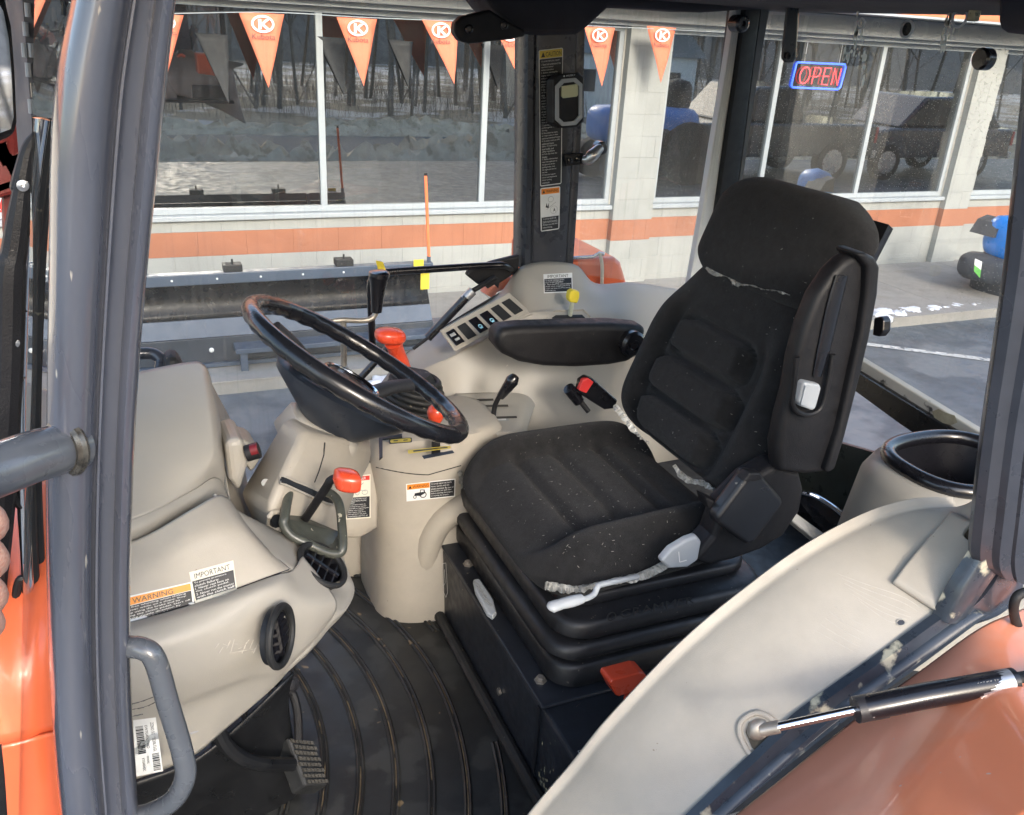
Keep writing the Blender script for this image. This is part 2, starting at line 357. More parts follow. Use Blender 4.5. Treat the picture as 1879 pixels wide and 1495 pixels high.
def snowbank(x0, x1, y0, wd, h, z, name, m, nx=260, ny=20, rough=.55, **t):
    G = []
    for j in range(ny + 1):
        r = []
        for i in range(nx + 1):
            x = x0 + (x1 - x0) * i / nx; e = math.sin(math.pi * j / ny)
            q = .5 + .3 * math.sin(x * 1.7 + j) + .25 * math.sin(x * .61 + 2) + rough * random.uniform(-.5, .5)
            r.append((x, y0 + wd * j / ny + random.uniform(-.1, .1) * wd / 3, z + max(0, h * e * q) - .01))
        G.append(r)
    return build(MB().grid(G), name, m, smooth=60, **t)
snowbank(-14, 30, -7.6, 1.8, .75, -3.42, 'roadside_snow', SNOWD, kind='stuff', label='dirty ploughed snow heaped between the lot and the road', cat='snow')
snowbank(-20, 44, -18, 2.4, .55, -3.9, 'far_roadside_snow', SNOWD, kind='stuff', label='low dirty snow ridge along the far side of the road', cat='snow')
# sidewalk along the shop, with joints between the slabs
sw = MB().box((-12, 5.98, -2.52), (26, 7.74, -2.412)); SIDE = build(sw, 'sidewalk', CONC, smooth=0, kind='structure')
slab_me = None
for i in range(12):
    x = -3.0 + i * 1.52
    if slab_me is None:
        b = MB().box((0, 0, 0), (1.512, 1.768, .0125)); so = build(b, 'paving_slab', CONC, SIDE, smooth=0, bevel=.004); slab_me = so.data
    else: so = bpy.data.objects.new('paving_slab', slab_me); COL.objects.link(so); so.parent = SIDE
    so.location = (x, 5.975, -2.4125)
# snow rubble on the kerb
sn = MB()
def lump(mb, c, r, fl=.55, n=9):
    c = Vector(c); rows = []
    ph = random.random() * 6
    for i in range(6):
        t = i / 5 * math.pi; rows.append([c + Vector((math.sin(t) * math.cos(a), math.sin(t) * math.sin(a), math.cos(t) * fl)) * r * (1 + .25 * math.sin(3 * a + ph + i) + random.uniform(-.05, .05)) for a in [2 * math.pi * k / n for k in range(n)]])
    mb.grid(rows, 0, True)
for i in range(22):
    t = random.random() ** 1.3; x = 6.55 + 1.85 * t; lump(sn, (x, 6.16 + random.gauss(0, .045) * (1.2 - t), -2.41), random.choice((.02, .03, .045)) * (1.2 - .75 * t), .4, 12)
    t = random.random() ** 1.3; x = 6.55 + 1.9 * t; lump(sn, (x, 6.14 + random.gauss(0, .05) * (1.3 - t), -2.405 + random.uniform(-.01, .012)), random.choice((.02, .03, .045, .075)) * (1.2 - .7 * t), .4, 7)
for i in range(12): lump(sn, (1.55 + random.uniform(0, .28), 5.86 + random.uniform(-.06, .06), -2.48), random.uniform(.04, .1), .3)
G = []
for j in range(15):
    G.append([(6.45 + 1.95 * i / 120, 6.04 + .26 * j / 14 + .02 * math.sin(i * .4), -2.418 + max(0, (1 - .8 * i / 120) * .055 * math.sin(math.pi * j / 14) * (.5 + .35 * math.sin(i * .31 + 1) + .2 * math.sin(i * .83 + j * .7) + random.uniform(-.12, .12)))) for i in range(121)])
sn.grid(G)
build(sn, 'snow_rubble', SNOW, smooth=180, kind='stuff', label='white snow rubble left along the sidewalk kerb', cat='snow')
ln = MB(); p0, p1 = A(1560, 627, Z=-2.494), A(1880, 668, Z=-2.494); dd = (p1 - p0).normalized(); nn = Vector((-dd.y, dd.x, 0)) * .045
ln.add([p0 - nn, p1 - nn, p1 + nn, p0 + nn], [(0, 1, 2, 3)]); build(ln, 'parking_line', PAINTW, smooth=0, kind='structure')
ln = MB(); p0, p1 = A(380, 735, Z=-2.494), A(760, 700, Z=-2.494)
# ---- trees beyond the road (the shop windows mirror them)
BARK = mat('winter_bark', (.16, .14, .12), .9, var=.3, vscale=5)
def tree_mesh(seed, h):
    rr = random.Random(seed); mb = MB(); tr = MB()
    def br(p, d, l, r, lev, out):
        q = [p]; dd = Vector(d)
        for i in range(3):
            dd = (dd + Vector((rr.uniform(-.12, .12), rr.uniform(-.12, .12), rr.uniform(-.02, .08)))).normalized(); q.append(q[-1] + dd * l / 3)
        out.tube(q, [r, r * .8, r * .6, r * .4], n=5 if lev < 2 else 3, caps=False)
        if lev < 3:
            for k in range(9 if lev == 0 else 6):
                f = rr.uniform(.3, 1); b = q[min(3, int(f * 3))]; a = rr.uniform(0, 6.28)
                nd = (dd * .9 + Vector((math.cos(a), math.sin(a), rr.uniform(-.1, .5))) * .8).normalized(); br(b, nd, l * rr.uniform(.4, .6), r * .42, lev + 1, mb)
    br(Vector((0, 0, 0)), (0, 0, 1), h, h * .0085, 0, tr); return tr, mb
protos = []
for k in range(5):
    tr, cr_ = tree_mesh(k, 9 + k)
    protos.append((tr, cr_))
tme = []
for tr, cr_ in protos:
    a = build(tr, 'trunk', BARK, smooth=60); b = build(cr_, 'branches', BARK, smooth=60); tme.append((a.data, b.data)); bpy.data.objects.remove(a); bpy.data.objects.remove(b)
nt_ = 0
for row, (yy, n) in enumerate(((-24, 40), (-28, 44), (-33, 48), (-40, 52))):
    for i in range(n):
        x = -16 + i * 66 / n + random.uniform(-1, 1); k = random.randrange(5)
        e = thing('bare_tree', (x, yy + random.uniform(-1.5, 1.5), -3.9), 'bare leafless winter tree in the woodland across the road', 'tree', 'bare trees across the road')
        e.rotation_euler.z = random.uniform(0, 6.28); s_ = random.uniform(.85, 1.3); e.scale = (s_, s_, s_)
        for nm, me in zip(('trunk', 'branches'), tme[k]): o = bpy.data.objects.new(nm, me); COL.objects.link(o); o.parent = e
# undergrowth mass
ug = MB()
for i in range(11000):
    x = random.uniform(-20, 52); y = random.uniform(-38, -21); hh = random.uniform(.4, 2.6); dx, dy = random.uniform(-.5, .5), random.uniform(-.4, .4); t = random.uniform(.003, .008)
    ug.add([(x - t, y, -3.9), (x + t, y, -3.9), (x + dx + t * .3, y + dy, -3.9 + hh), (x + dx - t * .3, y + dy, -3.9 + hh)], [(0, 1, 2, 3)])
build(ug, 'undergrowth', BARK, smooth=0, kind='stuff', label='brown winter brush filling the woodland across the road', cat='brush')
# far wooded slope closing the view
hl = MB(); hl.grid([[(x, -62 - 6 * math.sin(x * .05), z) for x in range(-150, 171, 8)] for z in (-4,)] + [[(x, -75, 1.6 + .8 * math.sin(x * .09) + random.uniform(-.4, .4)) for x in range(-150, 171, 8)]])
build(hl, 'wooded_hill', mat('distant_woods', (.2, .18, .155), .95, var=.3, vscale=.6, stretch=(3, 3, .4)), smooth=0, kind='structure')

# ================================================================== the shop
D = 7.775
def block_mat():
    m = bpy.data.materials.new('painted_block'); m.use_nodes = True; nt = m.node_tree; b = nt.nodes['Principled BSDF']; L = nt.links.new
    gm = _n(nt, 'ShaderNodeNewGeometry'); sp = _n(nt, 'ShaderNodeSeparateXYZ'); L(gm.outputs['Position'], sp.inputs[0])
    a = _n(nt, 'ShaderNodeMath', operation='GREATER_THAN'); L(sp.outputs[2], a.inputs[0]); a.inputs[1].default_value = H - 1.955
    c = _n(nt, 'ShaderNodeMath', operation='LESS_THAN'); L(sp.outputs[2], c.inputs[0]); c.inputs[1].default_value = H - 1.745
    d = _n(nt, 'ShaderNodeMath', operation='MULTIPLY'); L(a.outputs[0], d.inputs[0]); L(c.outputs[0], d.inputs[1])
    n = _n(nt, 'ShaderNodeTexNoise'); n.inputs['Scale'].default_value = 3; n.inputs['Detail'].default_value = 7; L(gm.outputs['Position'], n.inputs['Vector'])
    mr = _n(nt, 'ShaderNodeMapRange'); mr.inputs[1].default_value = .3; mr.inputs[2].default_value = .7; mr.inputs[3].default_value = .9; mr.inputs[4].default_value = 1.07; L(n.outputs[0], mr.inputs[0])
    x = _n(nt, 'ShaderNodeMix', data_type='RGBA'); L(d.outputs[0], x.inputs[0]); x.inputs[6].default_value = (.345, .35, .33, 1); x.inputs[7].default_value = (.38, .15, .082, 1)
    s = _n(nt, 'ShaderNodeVectorMath', operation='SCALE'); L(x.outputs[2], s.inputs[0]); L(mr.outputs[0], s.inputs['Scale']); L(s.outputs[0], b.inputs['Base Color'])
    n2 = _n(nt, 'ShaderNodeTexNoise'); n2.inputs['Scale'].default_value = 70; n2.inputs['Detail'].default_value = 4; L(gm.outputs['Position'], n2.inputs['Vector'])
    bp = _n(nt, 'ShaderNodeBump'); bp.inputs['Strength'].default_value = .5; bp.inputs['Distance'].default_value = .004; L(n2.outputs[0], bp.inputs['Height']); L(bp.outputs[0], b.inputs['Normal'])
    b.inputs['Roughness'].default_value = .75; return m
BLOCK = block_mat(); MORT = mat('mortar_joint_paint', (.58, .55, .49), .9, var=.1)  # MORT: plain joint colour between the blocks
FRAMEW = mat('white_window_frame', (.38, .41, .43), .4, var=.05)
FASC = mat('orange_fascia', (.55, .19, .085), .5, var=.05); SOFF = mat('grey_header_panel', (.30, .31, .315), .6, var=.08, vscale=2)
shop = thing('shop_building', (4, D, -2.5), 'long low shop with off-white block walls, an orange stripe and big dark windows', 'shop')
cols = [(4.47, 4.93), (9.05, 9.44), (-3.9, -3.3)]
wins = [(-3.2, 4.46, (-1.6, .05, 1.59, 3.08)), (4.96, 9.04, (6.33, 7.70)), (9.48, 13.8, (11.6,))]
SILLZ, HEADZ = -1.60, .06
# solid wall behind the block faces
wl = MB()
wl.box((-12, D + .012, -2.52), (24, D + .2, SILLZ - .02)); wl.box((-12, D + .012, HEADZ + .02), (24, D + .2, .42))
edges = [-12] + [q for a, b, _ in wins for q in (a, b)] + [24]
for i in range(0, len(edges), 2): wl.box((edges[i], D + .012, SILLZ - .02), (edges[i + 1], D + .2, HEADZ + .02))
for a, b in cols: wl.box((a + .01, D - .07, -2.5), (b - .01, D + .012, .09))
build(wl, 'wall', MORT, shop, smooth=0)
bl_me = {}
def block(x0, x1, z0, z1, y, depth=.1):
    key = (round(x1 - x0, 3), round(z1 - z0, 3), round(depth, 3))
    if key not in bl_me:
        o = build(MB().box((.0004, 0, .0004), (key[0] - .0004, depth, key[1] - .0004)), 'block', BLOCK, smooth=0, bevel=.0018); bl_me[key] = o
        o.parent = shop
    else:
        s = bl_me[key]; o = s.copy(); COL.objects.link(o)
    o.location = Vector((x0, y + random.uniform(-.0008, .0008), z0)) - Vector((4, D, -2.5))
zc = [-1.745 - .21 - .2 * k for k in range(3)]       # course tops below the stripe
courses = [(-1.745, SILLZ - .015), (-1.955, -1.745), (-2.155, -1.955), (-2.355, -2.155), (-2.5, -2.355)]
for ci, (z0, z1) in enumerate(courses):
    x = -3.3 + (.2 if ci % 2 else 0)
    while x < 13.8:
        x1 = min(x + .4, 13.8)
        c = next(((a, b) for a, b in cols if x < b and x1 > a), None)
        if c is None: block(x, x1, z0, z1, D)
        else:
            if x < c[0] - .02: block(x, c[0], z0, z1, D)
            if x1 > c[1] + .02: block(c[1], x1, z0, z1, D)
        x += .4
zz = [-2.5, -2.355, -2.155, -1.955, -1.745] + [-1.745 + .205 * k for k in range(1, 10)]
for a, b in cols[:2]:
    for i in range(len(zz) - 1):
        m_ = a + (.4 if i % 2 else .24)
        block(a, m_, zz[i], zz[i + 1], D - .08, .08); block(m_, b, zz[i], zz[i + 1], D - .08, .08)
for a, b in ((4.93, 4.96), (9.44, 9.48)):
    for i in range(5, len(zz) - 1): block(a, b, zz[i] if i > 5 else SILLZ - .015, min(zz[i + 1], HEADZ + .01), D)
    block(a, b, SILLZ - .015, zz[5], D) if zz[5] > SILLZ else None
for a, b, ms in wins:
    fr = MB(); y0, y1 = D + .02, D + .09; t = .05
    fr.box((a, y0, SILLZ), (b, y1, SILLZ + t)); fr.box((a, y0, HEADZ - t), (b, y1, HEADZ)); fr.box((a, y0, SILLZ + t), (a + t, y1, HEADZ - t)); fr.box((b - t, y0, SILLZ + t), (b, y1, HEADZ - t))
    for m in ms: fr.box((m - .028, y0, SILLZ + t), (m + .028, y1, HEADZ - t))
    f = build(fr, 'window_frame', FRAMEW, shop, smooth=0, bevel=.004)
    build(MB().box((a - .02, D - .05, SILLZ - .045), (b + .02, D + .1, SILLZ - .002)), 'window_sill', FRAMEW, shop, smooth=0, bevel=.006)
    e = [a + t] + [q for m in ms for q in (m - .028, m + .028)] + [b - t]
    for i in range(0, len(e), 2): build(MB().box((e[i], D + .05, SILLZ + t), (e[i + 1], D + .056, HEADZ - t)), 'pane', GL_SHOP, f, smooth=0)
build(MB().box((-12, D - .2, .10), (24, D + .01, .285)), 'header_panel', SOFF, shop, smooth=0, bevel=.008)
build(MB().box((-12, D - .1, .06), (24, D + .01, .098)), 'header_trim', FRAMEW, shop, smooth=0)
build(MB().box((-12, D - .62, .288), (24, D - .001, .35)), 'soffit', SOFF, shop, smooth=0)
build(MB().box((-12, D - .66, .285), (24, D - .622, .308)), 'drip_edge', FRAMEW, shop, smooth=0, bevel=.004)
build(MB().box((-12, D - .65, .310), (24, D - .622, 1.5)), 'fascia', FASC, shop, smooth=0)
build(MB().box((-12, D - .6, .43), (24, D + 7, .5)), 'roof', SOFF, shop, smooth=0)
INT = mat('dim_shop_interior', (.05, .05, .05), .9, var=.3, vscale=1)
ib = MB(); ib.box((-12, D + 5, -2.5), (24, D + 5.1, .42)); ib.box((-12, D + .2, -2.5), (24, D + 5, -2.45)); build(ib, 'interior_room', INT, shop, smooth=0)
# vent outlets under the eave
# goods inside the shop window
for (x0, x1, z0, z1, y, c, l) in ((.9, 1.28, -1.72, -1.42, 8.3, (.55, .6, .62), 'white glass fronted cabinet low inside the first window'), (1.75, 2.3, -1.9, -1.4, 8.5, (.3, .31, .31), 'pale grey display crate inside the shop window')):
    o = thing('display_cabinet', ((x0 + x1) / 2, y, -2.45), l, 'cabinet')
    m_ = flat('cabinet_paint', c, .4); build(MB().box((x0, y, z0), (x1, y + .4, z1)), 'cabinet_body', m_, o, smooth=0, bevel=.01)
    build(MB().box((x0 + .04, y - .012, z0 + .04), (x1 - .04, y - .002, z1 - .04)), 'cabinet_door', flat('cabinet_glass', (.1, .13, .14), .1), o, smooth=0)
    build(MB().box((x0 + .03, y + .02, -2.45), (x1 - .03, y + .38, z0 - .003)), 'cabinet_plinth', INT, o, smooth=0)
# poster in the left window
q = [A(-60, 322, Y=D + .045), A(52, 318, Y=D + .045), A(54, 398, Y=D + .045), A(-60, 402, Y=D + .045)]
d = Decal(q, w=100, h=70); d.rect(0, 0, 100, 70, WHITE)
d.text('FAMILY EQUIPMENT', 4, 4, 97, 13, REDP); d.text('AUTHORIZED DEALER', 4, 16, 97, 24, REDP); d.rect(2, 28, 98, 68, REDP, 1); d.text('SERVICE', 6, 31, 92, 50, WHITE, 3); d.text('PARTS CENTER', 6, 55, 92, 65, WHITE, 3)
p = d.build('window_poster', None, label='red and white poster stuck inside the far left shop window', cat='poster')
# OPEN neon
neon = thing('open_sign', A(1500, 138, Y=D + .2), 'neon OPEN sign, red letters in a blue border, hanging in the window', 'neon sign')
NR = flat('red_neon', (1, .06, .07), .5, .55); NB = flat('blue_neon', (.05, .14, 1), .5, .5)
c = [A(u, v, Y=D + .035) for u, v in ((1462, 114), (1553, 118), (1541, 164), (1451, 160))]
nb = MB()
nb.tube([c[0].lerp(c[1], .02), c[0].lerp(c[1], .97), c[1].lerp(c[2], .12), c[1].lerp(c[2], .9), c[2].lerp(c[3], .04), c[2].lerp(c[3], .96), c[3].lerp(c[0], .08), c[3].lerp(c[0], .93)], .010, n=8, closed=True)
build(nb, 'sign_border', NB, neon)
def NP(x, y):
    a = c[0].lerp(c[1], x); b = c[3].lerp(c[2], x); return a.lerp(b, y) + Vector((0, -.012, 0))
L_ = {'O': [[(.5 + .46 * math.cos(t), .5 + .5 * math.sin(t)) for t in [i * math.pi / 8 for i in range(17)]]],
      'P': [[(.1, 1), (.1, 0), (.6, 0), (.88, .12), (.9, .3), (.8, .48), (.5, .55), (.12, .55)]],
      'E': [[(.9, 0), (.1, 0), (.1, 1), (.9, 1)], [(.1, .5), (.75, .5)]], 'N': [[(.1, 1), (.1, 0), (.85, 1), (.85, 0)]]}
for ch, x0, x1 in (('O', .1, .31), ('P', .36, .52), ('E', .565, .72), ('N', .76, .93)):
    nb = MB()
    for st in L_[ch]: nb.tube([NP(x0 + (x1 - x0) * x, .17 + .66 * y) for x, y in st], .0062, n=6)
    build(nb, 'neon_letter', NR, neon)
build(MB().tube([c[0] + Vector((.1, 0, 0)), c[0] + Vector((.1, 0, .35))], .003, n=5).tube([c[1] + Vector((-.1, 0, 0)), c[1] + Vector((-.1, 0, .35))], .003, n=5), 'hanging_wire', SILV, neon)
# pennants
PEN = mat('orange_pennant_cloth', (.85, .22, .12), .7, var=.06); PENB = mat('black_pennant_cloth', (.03, .032, .035), .7)
strg = MB().tube([A(u, v, Y=7.4) for u, v in ((200, 28), (480, 22), (655, 31), (800, 37), (1100, 48), (1350, 60))], .004, n=5, smooth=4)
build(strg, 'pennant_string', FRAMEW, label='thin white string the orange pennants hang from', cat='string')
def pennant(u, v0, uw, v1, ut, orange, lab, y=7.4):
    P0, P1, P2 = A(u - uw, v0, Y=y), A(u + uw, v0 + 4, Y=y), A(ut, v1, Y=y)
    rows = []
    for i in range(9):
        t = i / 8; a = P0.lerp(P2, t); b = P1.lerp(P2, t)
        rows.append([a.lerp(b, j / 6) + Vector((0, .012 * math.sin(j * .9 + u) * (1 - t) + .006 * math.sin(i), 0)) for j in range(7)])
    if orange:
        e = thing('pennant', (P0 + P1) / 2, lab, 'pennant', 'orange pennants on the string')
        build(MB().grid(rows), 'cloth', PEN, e, smooth=60, solid=.0015)
        d = Decal([P0 + Vector((0, -.02, 0)), P1 + Vector((0, -.02, 0)), P1 + Vector((0, -.02, -(P0 - P1).length)), P0 + Vector((0, -.02, -(P0 - P1).length))], w=100, h=100)
        d.ring(50, 22, 23, 16, 5, WHITE); d.poly([(40, 12), (47, 12), (47, 20), (57, 12), (66, 12), (53, 22), (66, 33), (57, 33), (47, 25), (47, 33), (40, 33)], WHITE, 2); d.text('Kubota', 25, 42, 76, 54, flat('dark_logo_print', (.12, .07, .06), .6) if 'dark_logo_print' not in bpy.data.materials else bpy.data.materials['dark_logo_print'])
        d.build('printed_logo', e)
    else: build(MB().grid(rows), 'black_pennant', PENB, smooth=60, solid=.0015, label=lab, cat='pennant', group='black pennants')
pennant(303, 24, 34, 150, 303, True, 'orange pennant half hidden by the front pillar, leftmost of the string')
pennant(480, 22, 42, 161, 493, True, 'orange pennant right of the front pillar, in front of the widest pane')
pennant(655, 31, 37, 158, 668, True, 'orange pennant just right of the first white mullion')
pennant(808, 36, 34, 154, 834, True, 'orange pennant hanging left of the black hinge arm')
pennant(935, 44, 31, 150, 955, True, 'orange pennant mostly hidden behind the centre pillar')
pennant(1100, 47, 28, 159, 1105, True, 'orange pennant just right of the centre pillar with the stickers')
pennant(1215, 47, 27, 152, 1213, True, 'rightmost orange pennant, in front of the block column')
for u, v0, uw, v1, ut, l in ((388, 60, 30, 190, 420, 'black pennant behind glass between the first two orange ones'), (607, 66, 28, 175, 632, 'black pennant left of the first white mullion'), (735, 72, 22, 160, 750, 'black pennant between the third and fourth orange ones'), (905, 80, 20, 165, 915, 'black pennant beside the centre pillar')):
    pennant(u, v0, uw, v1, ut, False, l, D + .03)
# ---- snow plough
PLW = mat('plough_blue_grey_paint', (.065, .09, .13), .4, var=.12, coat=.2); PLD = mat('plough_dark_face', (.005, .006, .009), .3, var=.2, spec=.25)
yb = 6.35
def PL(u, v, dy=0): return A(u, v, Y=yb + dy)
pw = thing('snow_plough', (.6, yb, -2.4), 'wide dark snow plough blade with blue-grey rails lying against the shop wall', 'snow plough')
xl, xr = -1.6, A(790, 560, Y=yb).x
zT = A(783, 478, Y=yb).z; zB = A(783, 612, Y=yb).z
def pz(v): return A(500, v, Y=yb).z
Z_ = [A(600, v, Y=yb).z for v in (488, 507, 572, 598, 640, 668)]
build(MB().box((xl, yb - .05, Z_[1]), (xr, yb + .03, Z_[0])), 'top_rail', PLW, pw, smooth=0, bevel=.006)
mb = MB(); G = []
for i in range(9):
    t = i / 8; z = Z_[1] + (Z_[2] - Z_[1]) * t; G.append([(x, yb + .10 * math.sin(math.pi * (.15 + .75 * t)), z) for x in np.linspace(xl, xr, 12)])
build(mb.grid(G), 'moldboard', PLD, pw, smooth=60, solid=.01)
build(MB().prism([(xl, yb + .02, Z_[2]), (xl, yb - .05, Z_[3]), (xl, yb + .0, Z_[3]), (xl, yb + .06, Z_[2])], (xr - xl, 0, 0)), 'lower_rail', PLW, pw, smooth=0)
build(MB().box((xl, yb - .07, Z_[4]), (xr, yb - .035, Z_[3] - .002)), 'cutting_edge', mat('cutting_edge_paint', (.035, .045, .06), .4, var=.2), pw, smooth=0, bevel=.004)
build(MB().box((xl, yb - .1, Z_[4] - .03), (xr, yb - .03, Z_[4] - .002)), 'wear_strip', PLW, pw, smooth=0)
bo = None
for k in range(15):
    x = xr - .09 - k * .265
    if bo is None: bo = build(MB().lathe((0, 0, 0), (0, -1, 0), [(0, .018), (.006, .017), (.01, .011), (.0101, 0)], 12), 'carriage_bolt', WHITE, pw); ob = bo
    else: ob = bo.copy(); COL.objects.link(ob)
    ob.location = Vector((x, yb - .07, (Z_[3] + Z_[4]) / 2)) - Vector((.6, yb, -2.4))
for k in range(11):
    ob = bo.copy(); COL.objects.link(ob); ob.scale = (.45,) * 3; ob.location = Vector((xr - .1 - k * .3, yb - .05, (Z_[0] + Z_[1]) / 2)) - Vector((.6, yb, -2.4))
for u in (426, 631):
    p = A(u, 484, Y=yb); build(MB().box((p.x - .065, yb - .04, Z_[0] + .001), (p.x + .065, yb + .06, Z_[0] + .05)).tube([(p.x, yb, Z_[0] + .05), (p.x, yb, Z_[0] + .085)], .008, n=8), 'rubber_stop', RUB, pw, smooth=0, bevel=.01)
build(MB().box((xr - .16, yb - .056, Z_[0] - .03), (xr - .08, yb - .052, Z_[0] + .03)), 'yellow_label', YEL, pw, smooth=0)
build(MB().box((xr - .09, yb - .02, Z_[1] - .14), (xr - .02, yb - .01, Z_[1] - .005)), 'yellow_label', YEL, pw, smooth=0)
for x in (-1.0, .0, 1.7): build(MB().prism([(x, yb + .03, Z_[0]), (x, yb + .32, -2.4), (x, yb + .42, -2.4), (x, yb + .08, Z_[0])], (.03, 0, 0)), 'rear_rib', PLW, pw, smooth=0)
s0, s1 = A(787, 470, Y=yb), A(781, 322, Y=yb)
mk = thing('marker_stake', s0, 'thin fluorescent orange marker stake at the right end of the plough', 'marker stake')
build(MB().tube([s0, s1], [.013, .012], n=8), 'rod', mat('fluorescent_orange', (.95, .22, .08), .5), mk); build(MB().tube([s1, s1 + Vector((0, 0, .02))], .012, n=8), 'tip', BLK, mk)
build(MB().tube([s0 - Vector((0, 0, .12)), s0], .016, n=8), 'socket', PLW, mk)
# grey steel bench the plough stands on
bn = thing('steel_stand', A(600, 690, Y=6.3), 'low grey steel stand under the plough', 'stand')
p = A(433, 668, Y=6.2); p2 = A(800, 640, Y=6.2)
build(MB().box((p.x, 6.12, -2.26), (2.3, 6.5, -2.225)), 'top_plate', PLW, bn, smooth=0, bevel=.003)
for x in (p.x + .03, 2.2): 
    for y in (6.14, 6.44): build(MB().box((x, y, -2.4), (x + .05, y + .04, -2.262)), 'leg', PLW, bn, smooth=0)
# blue utility machine at the right, in front of the shop
BLUE = mat('blue_plastic', (.03, .25, .75), .35, var=.15, coat=.4); DGR = mat('dark_grey_machine', (.05, .055, .065), .5, var=.25, specks=(.4, .4, .4), speck_scale=40, speck_thr=.7)
ub = thing('utility_machine', (9.0, 6.6, -2.4), 'dark grey machine with bright blue tank at far right', 'machine')
def blob(c, r, name, m, p=2.6, rot=0, par=None, **k):
    c = Vector(c); secs = []
    for i in range(13):
        t = -1 + 2 * i / 12; s_ = max(.02, (1 - abs(t) ** p) ** (1 / p)); secs.append(sellipse(c + Vector((0, 0, t * r[2])), Vector((math.cos(rot), math.sin(rot), 0)), Vector((-math.sin(rot), math.cos(rot), 0)), r[0] * s_, r[1] * s_, p, 24))
    return build(MB().loft(secs), name, m, par, smooth=60, **k)
cc = A(1850, 505, Y=6.5)
blob(A(1868, 512, Y=6.5), (.52, .4, .42), 'machine_body', DGR, 2.8, .2, ub)
blob(A(1812, 492, Y=6.4), (.15, .3, .16), 'front_hood', DGR, 3, .3, ub)
blob(A(1856, 438, Y=6.3), (.17, .28, .25), 'blue_tank', BLUE, 2.6, .1, ub)
build(MB().lathe(A(1886, 600, Y=6.2), (0, 1, 0), [(-.02, 0), (-.02, .2), (0, .33), (.08, .36), (.2, .36), (.26, .3), (.26, 0)], 30), 'wheel', RUB, ub)
build(MB().prism(pts([(1822, 436, 6.35), (1838, 412, 6.35), (1856, 404, 6.35), (1850, 436, 6.35)]), (0, .3, 0)), 'fin', DGR, ub, smooth=0)
d = Decal(pts([(1789, 474, 6.08), (1802, 480, 6.08), (1798, 510, 6.08), (1787, 497, 6.08)]), w=10, h=10); d.rect(0, 0, 10, 10, WHITE); d.rect(0, 5, 10, 10, flat('green_print', (.12, .4, .08)), 1); d.build('side_label', ub)
# ---- vehicles standing in the lot outside the picture; the shop windows mirror them
PKM = mat('dark_green_car_paint', (.03, .045, .05), .25, var=.08, coat=1); TYRE = mat('tyre', (.02, .02, .022), .8); CG = flat('car_glass', (.03, .04, .05), .05)
pk = thing('pickup_truck', (11.35, 1.0, -2.5), 'dark pickup truck mirrored in the window below the OPEN sign', 'pickup truck')
o_ = Vector((11.35, 1.0, -2.5))
def car(root, o_, m, bed=True, s=1.0, L=2.5):
    def q(x, z): return (o_.x + x * s, o_.y - .85 * s, o_.z + z * s)
    body = [q(-L, .45), q(-L, .95), q(-L + .9, 1.08), q(-.9, 1.1), q(L, 1.1), q(L, .5)]
    build(MB().prism(body, (0, 1.7 * s, 0)), 'body', m, root, smooth=0, bevel=.05)
    cab = [q(-1.1, 1.1), q(-.5, 1.72), q(.45, 1.76) if bed else q(1.3, 1.76), q(.75, 1.1) if bed else q(2.0, 1.1)]
    build(MB().prism([(x, y + .08, z + .004) for x, y, z in cab], (0, 1.54 * s, 0)), 'cab', m, root, smooth=0, bevel=.05)
    build(MB().prism([(x * .9 + o_.x * .1, y + .06, (z - o_.z - 1.1 * s) * .8 + o_.z + 1.16 * s) for x, y, z in cab], (0, 1.58 * s, 0)), 'side_window', CG, root, smooth=0)
    for x in (-L + .95, L - 1.0):
        for y in (-.86, .66):
            w_ = build(MB().lathe(o_ + Vector((x * s, y * s, .38 * s)), (0, 1, 0), [(0, .25 * s), (.01, .37 * s), (.2 * s, .37 * s), (.21 * s, .25 * s)], 24), 'wheel', TYRE, root)
            build(MB().lathe(o_ + Vector((x * s, (y - .005) * s, .38 * s)), (0, 1, 0), [(0, 0), (.0, .22 * s), (.05, .24 * s), (.215 * s, .24 * s), (.22 * s, 0)], 16), 'rim', SILV, w_)
    for y in (-.86, .66): build(MB().box((o_.x + L * s - .02, o_.y + y * s, o_.z + .75 * s), (o_.x + L * s + .03, o_.y + (y + .2) * s, o_.z + 1.05 * s)), 'tail_light', REDB, root, smooth=0)
    build(MB().box((o_.x + L * s - .01, o_.y - .6 * s, o_.z + .8 * s), (o_.x + L * s + .02, o_.y + .6 * s, o_.z + 1.05 * s)), 'tailgate_panel', CREAM, root, smooth=0)
    build(MB().box((o_.x + L * s, o_.y - .85 * s, o_.z + .45 * s), (o_.x + L * s + .1, o_.y + .85 * s, o_.z + .6 * s)), 'bumper', SILV, root, smooth=0, bevel=.02)
car(pk, o_, PKM)
sv2 = thing('dark_suv', (15.6, 2.0, -2.5), 'dark blue car mirrored in the window right of the OPEN sign', 'car')
car(sv2, Vector((15.6, 1.0, -2.5)), mat('dark_blue_car_paint', (.02, .03, .06), .25, var=.08, coat=1), bed=False, s=.95, L=2.3)
bt = thing('blue_tractor', (8.7, 1.4, -2.5), 'blue machine mirrored in the window left of the dark rear pillar', 'tractor')
o2 = Vector((8.7, 1.4, -2.5))
blob(o2 + Vector((-.3, 0, 1.0)), (.75, .4, .35), 'hood', BLUE, 4, 0, bt); blob(o2 + Vector((.6, 0, .95)), (.45, .5, .4), 'rear_body', BLUE, 3, 0, bt)
for x, r in ((.7, .55), (-.7, .35)):
    for y in (-.6, .42): build(MB().lathe(o2 + Vector((x, y, r)), (0, 1, 0), [(0, .1), (.01, r), (.2, r), (.21, .1)], 24), 'wheel', TYRE, bt)
